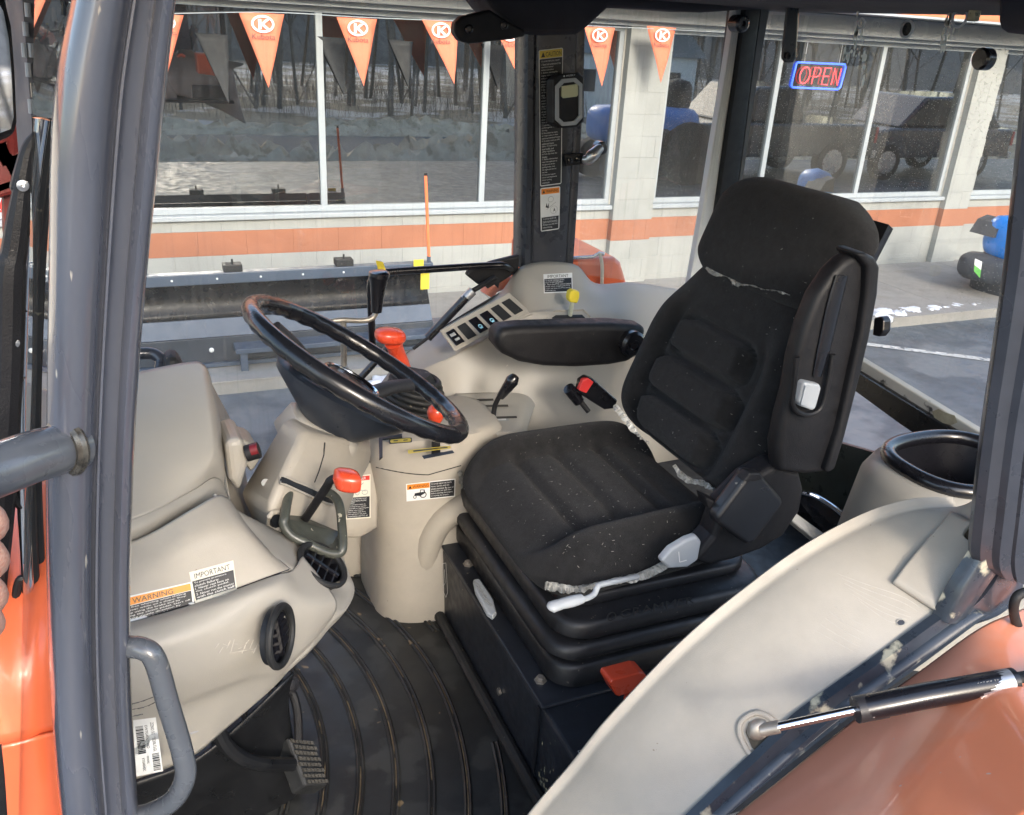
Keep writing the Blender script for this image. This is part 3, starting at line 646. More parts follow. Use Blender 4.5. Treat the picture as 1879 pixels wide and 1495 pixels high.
blob(o2 + Vector((.65, 0, 1.5)), (.25, .25, .3), 'seat', BLK, 3, 0, bt); build(MB().tube(torus_pts(o2 + Vector((.25, 0, 1.5)), (.5, 0, .8), .17, 20), .015, n=6, closed=True), 'steering_wheel', BLK, bt)
rt = thing('white_house', (22, -27, -3.9), 'white house across the road glimpsed in the right window reflection', 'house')
build(MB().box((19, -30, -3.9), (27, -24, -1.0)), 'wall', WHITE, rt, smooth=0); build(MB().prism([(18.6, -30.3, -.99), (18.6, -23.7, -.99), (18.6, -27, 1)], (8.8, 0, 0)), 'roof', SOFF, rt, smooth=0)
for x in (20.5, 23, 25.3): build(MB().box((x, -23.99, -2.7), (x + .8, -23.96, -1.7)), 'window', CG, rt, smooth=0)
# ================================================================== the tractor cab
TR = thing('tractor', (.6, 1.27, -2.5), 'orange tractor seen through its open left door, with beige cab interior and charcoal cab frame', 'tractor')
FZ = -1.2                                  # cab floor
def sweep(PL_, PR_, prof, name, m, depth=(0, -1, 0), parent=TR, k=5, **t):
    """strip between two edge lines with a moulded cross-section: prof = (share of the width, depth towards the photographer)"""
    L1, _ = crpath([Vector(p) for p in PL_], [0] * len(PL_), k); R1, _ = crpath([Vector(p) for p in PR_], [0] * len(PR_), k); dv = Vector(depth)
    return build(MB().loft([[a.lerp(b, s) + dv * d for s, d in prof] for a, b in zip(L1, R1)]), name, m, parent, smooth=50, **t)
# --- floor and shell
build(MB().box((-.35, .66, FZ - .05), (1.55, 1.92, FZ - .012)), 'floor_plate', BOXM, TR, smooth=0)
build(MB().box((-.42, .7, FZ - .05), (-.36, 1.9, -.55)), 'firewall', BLK, TR, smooth=0)
build(MB().box((-.36, .60, FZ - .1), (.62, .655, FZ + .03)), 'door_sill', CHAR, TR, smooth=0, bevel=.01)
build(MB().box((-.25, .42, .085), (1.75, 2.15, .2)), 'roof', BLK, TR, smooth=0, bevel=.03)
build(MB().box((-.1, .6, .07), (1.6, 2.0, .083)), 'headliner', mat('headliner_fabric', (.05, .047, .055), .95, var=.15, bump=.4, bscale=600), TR, smooth=0)
# --- front left pillar
ys = .6
Lp = [(140, -60), (130, 0), (101, 150), (91, 300), (89, 500), (86, 700), (84, 900), (86, 1100), (94, 1300), (112, 1495), (130, 1600)]
Rp = [(330, -60), (323, 0), (306, 150), (291, 300), (270, 500), (254, 700), (244, 900), (239, 1100), (243, 1300), (255, 1495), (262, 1600)]
tube_prof = [(0, .0), (.02, .012), (.08, .024), (.18, .032), (.30, .034), (.42, .030), (.50, .022), (.53, .014), (.56, .013), (.575, .019), (.60, .019), (.61, .010), (.66, .007), (.78, .006), (.80, .012), (.86, .015), (.93, .013), (.98, .006), (1, 0), (.97, -.03), (.1, -.03)]
pil = sweep([A(u, v, Y=ys) for u, v in Lp], [A(u, v, Y=ys) for u, v in Rp], tube_prof, 'front_pillar', PILL)
# hand holds
GRAB = mat('scuffed_handrail_paint', (.09, .10, .115), .28, rvar=.04, var=.15, vscale=20, coat=.6, specks=(.5, .47, .4), speck_scale=45, speck_thr=.74)
gb = build(MB().tube(pts([(138, 817, .585), (60, 838, .56), (0, 860, .545), (-90, 895, .53), (-220, 960, .52)]), .0165, n=22, smooth=5), 'grab_handle', GRAB, TR)
wp, wr = [], []
build(MB().tube(torus_pts(A(122, 820, Y=.575), A(60, 838, Y=.56) - A(122, 820, Y=.575), .0158, 26), .0042, n=8, closed=True), 'weld_bead', mat('brassy_weld', (.13, .12, .10), .3, metal=.6, var=.6, vscale=120), gb)
build(MB().tube(pts([(225, 1186, .6), (262, 1190, .59), (285, 1212, .585), (308, 1290, .58), (334, 1378, .58), (340, 1425, .58), (318, 1468, .585), (275, 1492, .595), (235, 1500, .6)]), .0085, n=18, smooth=6), 'step_handle', GRAB, TR)
# --- door frame along the fender and the left centre pillar
Lf = [(1180, 1590), (1274, 1495), (1386, 1390), (1478, 1306), (1628, 1200), (1724, 1131), (1760, 1108)]
Rf = [(1240, 1600), (1349, 1495), (1466, 1400), (1573, 1316), (1710, 1216), (1798, 1150), (1830, 1128)]
fp = [(0, -.008), (0, .004), (.30, .004), (.34, .012), (.44, .013), (.47, .008), (.52, .010), (.60, .004), (.95, -.004), (1, -.012), (.85, -.03), (.5, -.03), (.2, -.012)]
sweep([A(u, v, Y=.6) for u, v in Lf], [A(u, v, Y=.585) for u, v in Rf], fp, 'door_frame_rail', CHIP)
sweep([A(u, v, Y=.6) for u, v in ((1722, 1134), (1752, 1075), (1788, 1018), (1800, 985))], [A(u, v, Y=.6) for u, v in ((1752, 1134), (1790, 1082), (1842, 1004), (1848, 970))], [(0, -.01), (0, .008), (.1, .012), (.9, .012), (1, .008), (.9, -.02), (.5, -.02)], 'door_frame_brace', CHIP)
sweep([A(u, v, Y=.59) for u, v in ((1740, 1140), (1790, 1110), (1830, 1060), (1846, 1000))], [A(u, v, Y=.6) for u, v in ((1800, 1150), (1850, 1130), (1885, 1090), (1895, 1020))], [(0, -.01), (0, .0), (.3, .004), (.9, -.004), (1, -.01), (1, -.03), (0, -.03)], 'gusset_plate', CHAR)
cp = [(.45, -.03), (.1, -.012), (0, .0), (.05, .01), (.22, .014), (.26, .022), (.46, .024), (.50, .015), (.56, .013), (.60, .02), (.95, .02), (1, .01), (1, -.03)]
sweep([A(u, v, Y=.6) for u, v in ((1898, -60), (1884, 150), (1876, 238), (1864, 350), (1848, 500), (1826, 653), (1806, 790), (1788, 940), (1782, 1020), (1800, 1040))],
      [A(u, v, Y=.6) for u, v in ((2010, -60), (1996, 150), (1985, 238), (1970, 350), (1946, 500), (1920, 653), (1895, 790), (1880, 940), (1872, 1010), (1868, 1060))], cp, 'centre_pillar', CHAR)
build(MB().tube(pts([(1885, 1085, .57), (1866, 1095, .57), (1860, 1120, .57), (1868, 1150, .57), (1886, 1185, .57)]), .006, n=12, smooth=6), 'door_catch_loop', RUB, TR)
# --- far pillars
k0 = .985
pilF = sweep([A(u, v, Y=1.93) for u, v in ((961, 30), (960, 150), (959, 300), (957, 400), (956, 492))], [A(u, v, Y=1.93) for u, v in ((1072, 30), (1069, 150), (1062, 300), (1056, 400), (1050, 486))],
      [(0, -.05), (0, .004), (.04, .012), (.13, .012), (.17, .002), (.20, .0), (.24, .006), (.84, .006), (.87, .0), (.90, .004), (1, .004), (1, -.05)], 'right_centre_pillar', CHAR)
sweep([A(u, v, Y=1.93) for u, v in ((1365, -10), (1347, 130), (1328, 260), (1309, 395), (1300, 460))], [A(u, v, Y=1.93) for u, v in ((1400, -10), (1381, 130), (1365, 260), (1347, 395), (1338, 460))],
      [(0, -.06), (0, .0), (.1, .008), (.8, .008), (1, .0), (1, -.06)], 'right_rear_pillar', BLK)
sweep([A(u, v, Y=1.93) for u, v in ((1400, -10), (1381, 130), (1365, 260), (1347, 395), (1338, 460))], [A(u, v, Y=1.93) for u, v in ((1416, -10), (1391, 130), (1372, 260), (1353, 395), (1344, 460))],
      [(0, -.03), (0, .002), (1, .002), (1, -.03)], 'rear_glass_seal', mat('grey_seal', (.12, .125, .13), .5))
sweep([A(u, v, Y=1.935) for u, v in ((1352, -10), (1331, 130), (1309, 260), (1288, 390), (1268, 505), (1260, 550))], [A(u, v, Y=1.935) for u, v in ((1366, -10), (1348, 130), (1330, 260), (1312, 395), (1294, 500), (1286, 550))],
      [(0, -.02), (0, 0), (.15, .003), (.22, .001), (.4, .003), (.47, .001), (.65, .003), (.72, .001), (1, .002), (1, -.02)], 'white_window_edge', mat('white_rubber_edge', (.6, .62, .62), .5, var=.05), TR and (0, -1, 0))
build(MB().lathe(A(1357, 43, Y=1.9), (0, -1, 0), [(-.02, 0), (-.02, .02), (.012, .02), (.016, .015), (.016, .007), (.010, .006), (.010, 0)], 24), 'hinge_knob', BLKG, TR)
# --- headliner corner pieces
HL = bpy.data.materials['headliner_fabric']
def slabpx(poly, y, th, name, m, bev=.008, **k):
    P_ = [A(u, v, Y=y) for u, v in poly]; return build(MB().prism(P_, (0, th, 0)), name, m, TR, smooth=0, bevel=bev, seg=3, **k)
slabpx([(860, -60), (886, -10), (905, 16), (934, 44), (955, 62), (1000, 65), (1060, 63), (1072, 56), (1118, 14), (1180, 16), (1290, 23), (1362, 18), (1440, 15), (1560, 8), (1560, -60)], 1.88, .14, 'roof_edge_trim', HL, .012)
slabpx([(1545, -60), (1545, 9), (1690, 3), (1702, 10), (1735, 12), (1752, 8), (1775, 3), (1838, 0), (1838, -60)], 1.55, .1, 'rear_roof_trim', HL)
build(MB().prism([A(u, v, Y=.95) for u, v in ((1834, -70), (1834, 38), (1838, 52), (1850, 60), (1960, 72), (1960, -70))], (.125, .1, .004)), 'roof_corner_trim', HL, TR, smooth=0, bevel=.008, seg=3)
# window hinge arm cover
P_ = [(848, 30), (900, 18), (935, 40), (965, 55), (965, 66), (938, 72), (862, 80), (845, 76), (834, 60), (835, 42)]
ha = slabpx(P_, 1.84, .03, 'hinge_cover', BLK, .008)
for u, v in ((860, 53), (925, 46)): build(MB().lathe(A(u, v, Y=1.84), (0, -1, 0), [(0, .009), (.003, .009), (.004, .006), (.001, .005), (.001, 0)], 14), 'screw', BLKG, ha)
# rear window wiper bracket / stay hanging from the roof
st = build(MB().prism(pts([(1447, -5, 1.72), (1468, -5, 1.72), (1462, 105, 1.72), (1456, 115, 1.72), (1443, 116, 1.72), (1435, 108, 1.72), (1437, 80, 1.72)]), (.012, .02, 0)), 'window_stay', BLKG, TR, smooth=0, bevel=.004)
build(MB().lathe(A(1446, 102, Y=1.715), (0, -1, 0), [(0, .008), (.004, .008), (.005, .004), (.001, 0)], 12), 'screw', BLK, st)
# --- glass
xr1, yf = 1.5, 1.955
def pane(poly, name, m, solid=.004): return build(MB().add(poly, [tuple(range(len(poly)))]), name, m, TR, smooth=0, solid=0)
pane([(-.13, yf, .06), (.875, yf, .06), (.90, yf, -.56), (.80, yf, -.64), (.62, yf, -.80), (.50, yf, -1.15), (-.2, yf, -1.15)], 'door_window', GL_SIDE)
pane([(1.03, yf + .005, .06), (1.5, yf + .005, .06), (1.5, yf + .005, -.66), (1.05, yf + .005, -.58)], 'rear_side_window', GL_QTR)
pane([(xr1 + .02, 1.94, .06), (xr1 + .02, .64, .06), (xr1 + .02, .64, -.70), (xr1 + .02, 1.94, -.70)], 'rear_window', GL_REAR)
pane([(-.03, .64, .05), (-.03, 1.93, .05), (-.2, 1.93, -.98), (-.2, .64, -.98)], 'windscreen', GL_SIDE)
def nylon(name, c):
    m = bpy.data.materials.new(name); m.use_nodes = True; n_ = m.node_tree; n_.nodes.clear(); o = _n(n_, 'ShaderNodeOutputMaterial'); a = _n(n_, 'ShaderNodeBsdfDiffuse'); b = _n(n_, 'ShaderNodeBsdfTranslucent'); x = _n(n_, 'ShaderNodeMixShader')
    a.inputs[0].default_value = b.inputs[0].default_value = (*c, 1); x.inputs[0].default_value = .6; n_.links.new(a.outputs[0], x.inputs[1]); n_.links.new(b.outputs[0], x.inputs[2]); n_.links.new(x.outputs[0], o.inputs[0]); return m
NYL = nylon('white_nylon', (.85, .86, .86)); DROP = nylon('bird_dropping', (.8, .78, .68))
# glass grommets
def grom(u, v, r0, r1, name, m, x=1.5, m2=None):
    o = build(MB().tube(torus_pts(A(u, v, X=x), (1, 0, 0), r0, 36), r1, n=8, closed=True), name, m, TR)
    if m2: build(MB().lathe(A(u, v, X=x + .008), (-1, 0, 0), [(0, r0), (.004, r0), (.004, 0)], 28), 'plug', m2, o)
    return o
grom(1664, 53, .0155, .0028, 'glass_grommet', NYL, m2=BLKG); grom(1580, 43, .010, .0018, 'glass_grommet', NYL); grom(1761, 32, .0165, .0026, 'glass_grommet', NYL)
build(MB().lathe(A(1805, 108, X=1.5), (-1, 0, 0), [(-.01, .02), (.008, .02), (.012, .016), (.012, 0)], 30), 'rubber_stopper', BLKG, TR)
dr = MB()
for (u, v, n, sp) in ((1568, 80, 14, 22), (1582, 75, 14, 40), (1742, 45, 16, 22), (1733, 60, 10, 12), (1552, 100, 5, 8)):
    for i in range(n):
        c = A(u + random.gauss(0, 5), v + random.gauss(0, sp), X=1.512); s_ = random.uniform(.0015, .0045); ll = random.uniform(1, 4)
        dr.add([c + Vector((0, s_ * math.cos(a), s_ * ll * math.sin(a))) for a in [2 * math.pi * k / 7 for k in range(7)]], [tuple(range(7))])
build(dr, 'paint_splash', DROP, TR, smooth=0, kind='stuff')
# rear window sill frame (lateral bar, paint flaking)
x_ = 1.50
build(MB().prism([A(1572, 655, X=x_), A(1572, 690, X=x_), A(1835, 850, X=x_), A(1835, 815, X=x_)], (.02, 0, 0)), 'rear_sill_light_edge', mat('pale_rear_seal', (.5, .5, .46), .6, wear=(.04, .04, .04), wear_scale=30, wear_thr=.62), TR, smooth=0, bevel=.003)
rs = build(MB().prism([A(1560, 672, X=1.49), A(1560, 712, X=1.49), A(1650, 778, X=1.49), A(1700, 812, X=1.49), A(1790, 880, X=1.49), A(1830, 900, X=1.49), A(1830, 838, X=1.49)], (.03, 0, 0)), 'rear_sill', mat('flaking_black_sill', (.012, .012, .013), .3, var=.2, wear=(.3, .28, .18), wear_scale=14, wear_thr=.665, coat=.3), TR, smooth=0, bevel=.004)
d_ = [A(u, v, X=1.487) for u, v in ((1710, 755), (1722, 750), (1735, 757), (1752, 762), (1757, 775), (1745, 780), (1730, 776), (1714, 766))]
build(MB().add(d_, [tuple(range(8))]), 'flaked_paint_patch', mat('bare_primer', (.33, .31, .22), .7, var=.3, vscale=40), rs, smooth=0)
# rear shell behind the seat
GRN = mat('greenish_rear_panel', (.055, .065, .058), .35, var=.3, vscale=14, specks=(.3, .32, .3), speck_scale=70, speck_thr=.7)
build(MB().prism([A(1400, 770, X=1.42), A(1540, 812, X=1.42), A(1690, 855, X=1.42), A(1660, 1000, X=1.42), A(1380, 1050, X=1.42)], (.012, 0, 0)), 'rear_lower_panel', GRN, TR, smooth=0)
build(MB().box((1.0, .8, FZ), (1.5, 1.8, -1.02)), 'rear_floor_box', BOXM, TR, smooth=0, bevel=.01)
ar = build(MB().tube(pts([(1462, 903, 1.22), (1490, 908, 1.2), (1525, 928, 1.17), (1556, 955, 1.14), (1578, 985, 1.12)]), .006, n=10, smooth=6), 'rear_trim_arc', CHROME, TR)
build(MB().prism(pts([(1455, 905, 1.24), (1490, 912, 1.22), (1525, 932, 1.19), (1556, 960, 1.16), (1575, 990, 1.14), (1530, 1000, 1.14), (1455, 940, 1.24)]), (0, .02, 0)), 'rear_trim_recess', BLKG, TR, smooth=0)
build(MB().prism(pts([(1440, 945, 1.15), (1460, 940, 1.15), (1545, 1002, 1.1), (1530, 1018, 1.1)]), (0, .02, -.01)), 'grey_floor_strip', GREYP, TR, smooth=0, bevel=.003)
# --- left fender cover (beige), near side
Z = [((.30, -1.13), (830, 1700)), ((.345, -1.086), (900, 1620)), ((.407, -1.018), (985, 1510)), ((.462, -.958), (1060, 1422)), ((.506, -.912), (1121, 1346)), ((.586, -.836), (1230, 1230)), ((.645, -.787), (1310, 1156)), ((.70, -.745), (1380, 1100)), ((.754, -.718), (1450, 1047)), ((.812, -.690), (1519, 1003)), ((.884, -.653), (1600, 962)), ((.925, -.605), (1660, 942)), ((.955, -.56), (1705, 934)), ((.965, -.50), (1760, 932))]
rows = [[] for _ in range(8)]
for i, ((ox, oz), n_) in enumerate(Z):
    a = Vector((ox, .606 + (.012 * (i - 10) if i > 10 else 0), oz)); b = A(*n_, Y=.74 if i < 11 else .74 - .012 * (i - 10))
    up = Vector((-.15, -.62, .76)).normalized(); bl = .011 if i < 11 else .004
    rows[0].append(a + Vector((0, .012, -.02))); rows[1].append(a)
    for j, t in ((2, .3), (3, .6), (4, .82)): rows[j].append(a.lerp(b, t) + up * (bl * math.sin(math.pi * min(1, t * .95)) ** .8))
    rows[5].append(b + Vector((0, .003, -.001))); rows[6].append(b + Vector((.0, .022, -.014))); rows[7].append(b + Vector((.01, .06, -.30)))
cover = build(MB().grid(fine(rows, 7)), 'fender_cover', BEIGE2, TR, smooth=60, solid=.004)
# raised panel at its rear end
def conform(o, px, lift):
    t = BVHTree.FromPolygons([v.co.copy() for v in o.data.vertices], [tuple(p.vertices) for p in o.data.polygons]); out = []
    for r in px:
        q = []
        for u, v in r:
            d = ray(u, v); h = t.ray_cast(Vector((0, 0, 0)), d); q.append(h[3] if h[0] is not None else None)
        ok = [(k, x) for k, x in enumerate(q) if x is not None]
        out.append([ray(u, v) * ((x if x is not None else min(ok, key=lambda e: abs(e[0] - k))[1] if ok else 1.3) - lift) for k, ((u, v), x) in enumerate(zip(r, q))])
    return out
La = [(1746, 937), (1720, 968), (1690, 1002), (1662, 1036), (1640, 1066)]; Ra = [(1784, 956), (1766, 981), (1793, 1010), (1757, 1070), (1727, 1126)]
px = [[(a[0] + (b[0] - a[0]) * k / 6, a[1] + (b[1] - a[1]) * k / 6) for k in range(7)] for a, b in zip(La, Ra)]
build(MB().grid(fine(oriented(conform(cover, px, .010)), 3)), 'cover_panel', BEIGE2, TR, smooth=40, solid=.012)
q = conform(cover, [[(1653 + 8 * math.cos(a), 1142 + 6 * math.sin(a)) for a in [k * .524 for k in range(12)]]], .001)[0]
build(MB().add(q, [tuple(range(12))]), 'plug_hole', BLKG, TR, smooth=0); build(MB().tube(q, .0008, n=5, closed=True), 'hole_rim', BEIGE, TR)
q = conform(cover, [[(1764, 984), (1782, 958), (1796, 940), (1806, 985), (1794, 1008)]], .0025)[0]
build(MB().add(q, [tuple(range(5))]), 'rusty_gap', mat('rusty_gap', (.06, .045, .03), .9, var=.5, vscale=60), TR, smooth=0)
def scuffs(o, curves, w_, name, m, lift=.0007):
    mb = MB()
    for c in curves:
        P, _ = crpath([Vector((u, v, 0)) for u, v in c], [0] * len(c), 8); L_ = conform(o, [[(p.x, p.y) for p in P]], lift)[0]
        for a, b in zip(L_, L_[1:]):
            s_ = (b - a).cross(-a).normalized() * w_ * random.uniform(.3, 1); mb.add([a - s_, b - s_, b + s_, a + s_], [(0, 1, 2, 3)])
    return build(mb, name, m, TR, smooth=0, kind='stuff')
PALE = mat('pale_scratch', (.52, .49, .44), .6)
sc_ = [[(1538 + 6 * k + random.uniform(-8, 8), 1052 + 9 * k), (1590 + 4 * k, 1072 + 11 * k), (1640 + random.uniform(-10, 20), 1092 + 9 * k + 4), (1700 - 9 * k, 1124 + 3 * k)] for k in range(6)]
sc_ += [[(1530 - 8 * k, 1110 + 12 * k), (1560 - 6 * k, 1135 + 11 * k), (1590 - 5 * k, 1150 + 12 * k)] for k in range(5)]
scuffs(cover, sc_, .0004, 'scratch_marks', PALE)
# bin with black rim behind the pillar
bc = A(1745, 862, Z=-.70); 
secs = [sellipse(bc + Vector((.02, 0, z)), Vector((1, 0, 0)), Vector((0, 1, 0)), a, b, 2.6, 40) for z, a, b in ((-.34, .20, .17), (-.12, .175, .15), (-.03, .165, .14), (.0, .15, .125), (.008, .12, .10))]
bn_ = build(MB().loft(secs, caps=False), 'rear_bin', BEIGE, TR, smooth=50)
rim = [p for p in sellipse(bc + Vector((.02, 0, .012)), Vector((1, 0, 0)), Vector((0, 1, 0)), .125, .105, 2.6, 48)]
build(MB().tube(rim, .014, n=12, closed=True, up=(0, 0, 1)), 'bin_rim', BLKG, bn_)
build(MB().loft([sellipse(bc + Vector((.02, 0, z)), Vector((1, 0, 0)), Vector((0, 1, 0)), a, b, 2.6, 40) for z, a, b in ((.01, .12, .10), (-.10, .1, .08), (-.101, .01, .01))], caps=False), 'bin_well', BLKG, bn_)
# strut socket
q = conform(cover, [((1402, 1396), (1378, 1386), (1358, 1350), (1360, 1324), (1386, 1308), (1412, 1316), (1432, 1336))], .002)[0]
build(MB().tube(q, .0036, n=10, smooth=6), 'socket_rim', BEIGE2, TR)
q = conform(cover, [((1400, 1388), (1380, 1372), (1368, 1344), (1374, 1326), (1392, 1318), (1410, 1326), (1425, 1345), (1412, 1380))], .003)[0]
build(MB().add(q, [tuple(range(8))]), 'socket_recess', mat('rusty_socket', (.05, .042, .03), .8, var=.5, vscale=40), TR, smooth=0)
# --- gas strut
gs = build(MB().tube([A(1576, 1301, Y=.535), A(1700, 1276, Y=.51), A(1860, 1248, Y=.485)], .0142, n=24), 'gas_strut', BLKG, TR)
gd = (A(1860, 1248, Y=.485) - A(1576, 1301, Y=.535)).normalized()
build(MB().tube([A(1576, 1301, Y=.535) - gd * .004, A(1576, 1301, Y=.535) + gd * .03], .0148, n=24), 'end_cap', mat('scuffed_black_tube', (.03, .028, .03), .4, specks=(.25, .22, .2), speck_scale=120, speck_thr=.6), gs)
build(MB().tube([A(1425, 1334, Y=.56), A(1576, 1301, Y=.535)], .0052, n=14), 'piston_rod', CHROME, gs)
build(MB().tube([A(1395, 1340, Y=.57), A(1430, 1333, Y=.56)], .0075, n=12), 'rod_end', STEEL, gs)
mb = MB(); cB = A(1391, 1338, Y=.575); mb.lathe(cB + Vector((0, .013, 0)), (0, -1, 0), [(.026 * i / 8, .0135 * math.sin(math.pi * i / 8) + .0002) for i in range(9)], 18); build(mb, 'ball_joint', STEEL, gs)
build(MB().tube([A(1858, 1248, Y=.486), A(1900, 1240, Y=.48), A(1960, 1230, Y=.47)], .008, n=12), 'strut_end', BLK, gs)
la, lb = A(1785, 1262, Y=.497), A(1852, 1250, Y=.486)
mb = MB(); up_ = Vector((0, 0, 1)); up_ -= gd * up_.dot(gd); up_.normalize(); sd = gd.cross(up_)
lab_rows = [[p + (up_ * math.cos(a) + sd * math.sin(a)) * .0146 for a in np.linspace(-2.3, 2.6, 24)] for p in (la, lb)]
build(mb.grid(lab_rows), 'silver_label', SILV, gs, smooth=60)
q = [la + up_ * .011, lb + up_ * .011, lb - up_ * .011, la - up_ * .011]; q = [p - p.normalized() * .0105 for p in q]
d = Decal(q, w=66, h=44); d.para(['A07 KB 22', 'GAS SPRING', 'DO NOT OPEN', 'MADE IN JAPAN'], 4, 6, 62, 9, GREYP); d.build('label_print', gs)
# --- orange fender outside
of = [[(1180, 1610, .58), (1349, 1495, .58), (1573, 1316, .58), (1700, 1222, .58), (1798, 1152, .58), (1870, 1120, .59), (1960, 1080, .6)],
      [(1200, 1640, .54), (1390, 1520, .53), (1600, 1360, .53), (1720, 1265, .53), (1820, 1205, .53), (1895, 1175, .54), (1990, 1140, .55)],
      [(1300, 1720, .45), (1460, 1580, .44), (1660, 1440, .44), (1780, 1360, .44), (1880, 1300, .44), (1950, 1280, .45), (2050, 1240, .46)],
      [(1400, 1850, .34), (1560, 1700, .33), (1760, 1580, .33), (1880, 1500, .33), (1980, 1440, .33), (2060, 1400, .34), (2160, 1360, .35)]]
opatch(of, 'rear_fender', mat('sky_sheen_orange_paint', (.90, .27, .12), .42, var=.05, vscale=3, coat=.5, wear=(.90, .36, .22), wear_scale=2.5, wear_thr=.45, specks=(.75, .45, .35), speck_scale=60, speck_thr=.74), TR, 8, .004)  # pale base and patches put the sky's sheen into the orange
rf = build(MB().prism([A(u, v, Y=2.08) for u, v in ((1020, 478), (1060, 473), (1132, 474), (1142, 482), (1153, 520), (1150, 640), (1010, 640))], (0, .32, 0)), 'right_rear_fender', ORANGE, TR, smooth=0, bevel=.02, seg=4)
build(MB().tube(pts([(1040, 474, 2.07), (1088, 471, 2.07), (1100, 464, 2.07), (1108, 466, 2.07)]), .005, n=8), 'fender_bracket', SILV, rf)
build(MB().tube(pts([(1100, 464, 2.065), (1104, 480, 2.06), (1105, 500, 2.06), (1104, 530, 2.06)]), .005, n=8, smooth=4), 'pale_strap', CREAM, rf)
build(MB().tube(pts([(893, 540, 2.05), (905, 524, 2.05), (930, 518, 2.05), (950, 530, 2.05)]), .02, n=12, smooth=4), 'right_lamp_guard', ORANGE, TR)
# --- orange bonnet side at the left
oh = [[(-160, 845, 1.0), (-40, 855, .95), (30, 868, .9), (80, 880, .86), (130, 890, .84)],
      [(-160, 960, .85), (-40, 970, .82), (30, 980, .8), (80, 985, .78), (130, 990, .78)],
      [(-160, 1180, .72), (-40, 1180, .7), (30, 1180, .7), (80, 1180, .7), (130, 1180, .72)],
      [(-170, 1390, .66), (-40, 1372, .66), (30, 1360, .66), (85, 1345, .67), (140, 1330, .7)]]
opatch(oh, 'bonnet_side', ORANGE, TR, 6, .004)
oh2 = [[(3, 1369, .66), (30, 1363, .66), (85, 1348, .665), (140, 1333, .69)], [(10, 1440, .66), (40, 1440, .66), (90, 1430, .665), (145, 1420, .69)], [(20, 1600, .66), (50, 1600, .66), (105, 1590, .665), (160, 1580, .69)]]
opatch(oh2, 'bonnet_lower_panel', ORANGE, TR, 6, .004)
opatch([[(-60, 1300, .72), (12, 1290, .70)], [(-60, 1640, .72), (22, 1640, .70)]], 'bonnet_gap_trim', BLK, TR, 3, .003)
# --- wiper and exhaust guard, mirror
wy = .74
wb = build(MB().tube([A(u, v, Y=wy) for u, v in ((78, 217), (62, 330), (50, 450), (43, 600), (40, 760), (42, 900), (50, 1060), (58, 1150), (66, 1232))], .0052, n=12, smooth=4), 'windscreen_wiper', CHROME, TR)
build(MB().tube([A(u, v, Y=wy + .006) for u, v in ((88, 219), (72, 330), (60, 450), (52, 600), (50, 760), (52, 900), (59, 1060), (67, 1150), (76, 1228))], .0058, n=10, smooth=4), 'wiper_rubber', RUB, wb)
build(MB().tube([A(u, v, Y=wy + .02) for u, v in ((99, 219), (86, 330), (76, 450), (70, 600), (66, 760), (68, 900), (75, 1060), (82, 1150), (90, 1222))], .004, n=8, smooth=4), 'glass_edge_seal', RUB, wb)
build(MB().tube([A(u, v, Y=wy - .002) for u, v in ((77, 244), (66, 250), (52, 275), (42, 325), (40, 345), (42, 362), (50, 420), (57, 429))], [.003, .0035, .005, .007, .008, .006, .004, .003], n=10, smooth=4), 'wiper_yoke', BLK, wb)
build(MB().tube([A(u, v, Y=wy - .006) for u, v in ((42, 330), (34, 400), (25, 465), (18, 500), (15, 640), (10, 760), (4, 880), (-6, 1000), (-20, 1120))], [.005, .008, .009, .011, .011, .011, .011, .011, .011], n=10, smooth=4), 'wiper_arm', BLK, wb)
for ps in (((47, 565), (36, 575), (25, 610), (22, 640), (28, 670), (36, 688), (45, 694)), ((40, 930), (30, 920), (22, 900), (18, 880)), ((45, 1060), (36, 1064), (30, 1090), (28, 1130), (34, 1165), (46, 1195), (58, 1209))):
    build(MB().tube([A(u, v, Y=wy - .002) for u, v in ps], .0036, n=8, smooth=4), 'wiper_yoke', BLK, wb)
for u, v in ((42, 340), (22, 484), (26, 628), (33, 1132)): build(MB().lathe(A(u, v, Y=wy - .012), (0, -1, 0), [(0, .0042), (.002, .004), (.003, .0015), (.0015, 0)], 14), 'rivet', SILV, wb)
EXM = mat('dusty_exhaust_guard', (.10, .095, .10), .6, var=.25, vscale=9)
eg = build(MB().prism([A(u, v, Y=1.1) for u, v in ((38, -40), (76, -40), (90, 215), (70, 300), (64, 300))], (-.02, .06, 0)), 'exhaust_guard', EXM, TR, smooth=0)
build(MB().prism([A(u, v, Y=1.1) for u, v in ((78, -40), (140, -40), (108, 60), (92, 225), (91, 215))], (-.02, .09, 0)), 'guard_side', EXM, eg, smooth=0)
for u, v in ((51, 18), (47, 53), (57, 92), (45, 92), (52, 128), (62, 165), (57, 195), (99, 25), (103, 90), (112, 55), (116, 15)):
    a, b = A(u - 1, v - 13, Y=1.096), A(u + 1, v + 13, Y=1.096); ax = (b - a)
    build(MB().tube([a, a.lerp(b, .5), b], .003, n=8), 'slot', BLKG if u > 60 else GREYP, eg)  # left slots grey: daylight showing through is put into the colour
mr_ = build(MB().prism([A(u, v, Y=.9) for u, v in ((-90, -60), (-10, -30), (12, 0), (24, 50), (30, 130), (34, 225), (28, 250), (-10, 265), (-100, 280))], (-.01, .03, 0)), 'side_mirror', BLK, TR, smooth=0, bevel=.006, seg=3)
build(MB().add([A(u, v, Y=.893) for u, v in ((-90, -40), (-12, -12), (6, 20), (16, 70), (21, 130), (25, 215), (20, 236), (-10, 248), (-100, 262))], [tuple(range(9))]), 'mirror_glass', flat('mirror_face', (.8, .82, .84), .03), mr_, smooth=0)
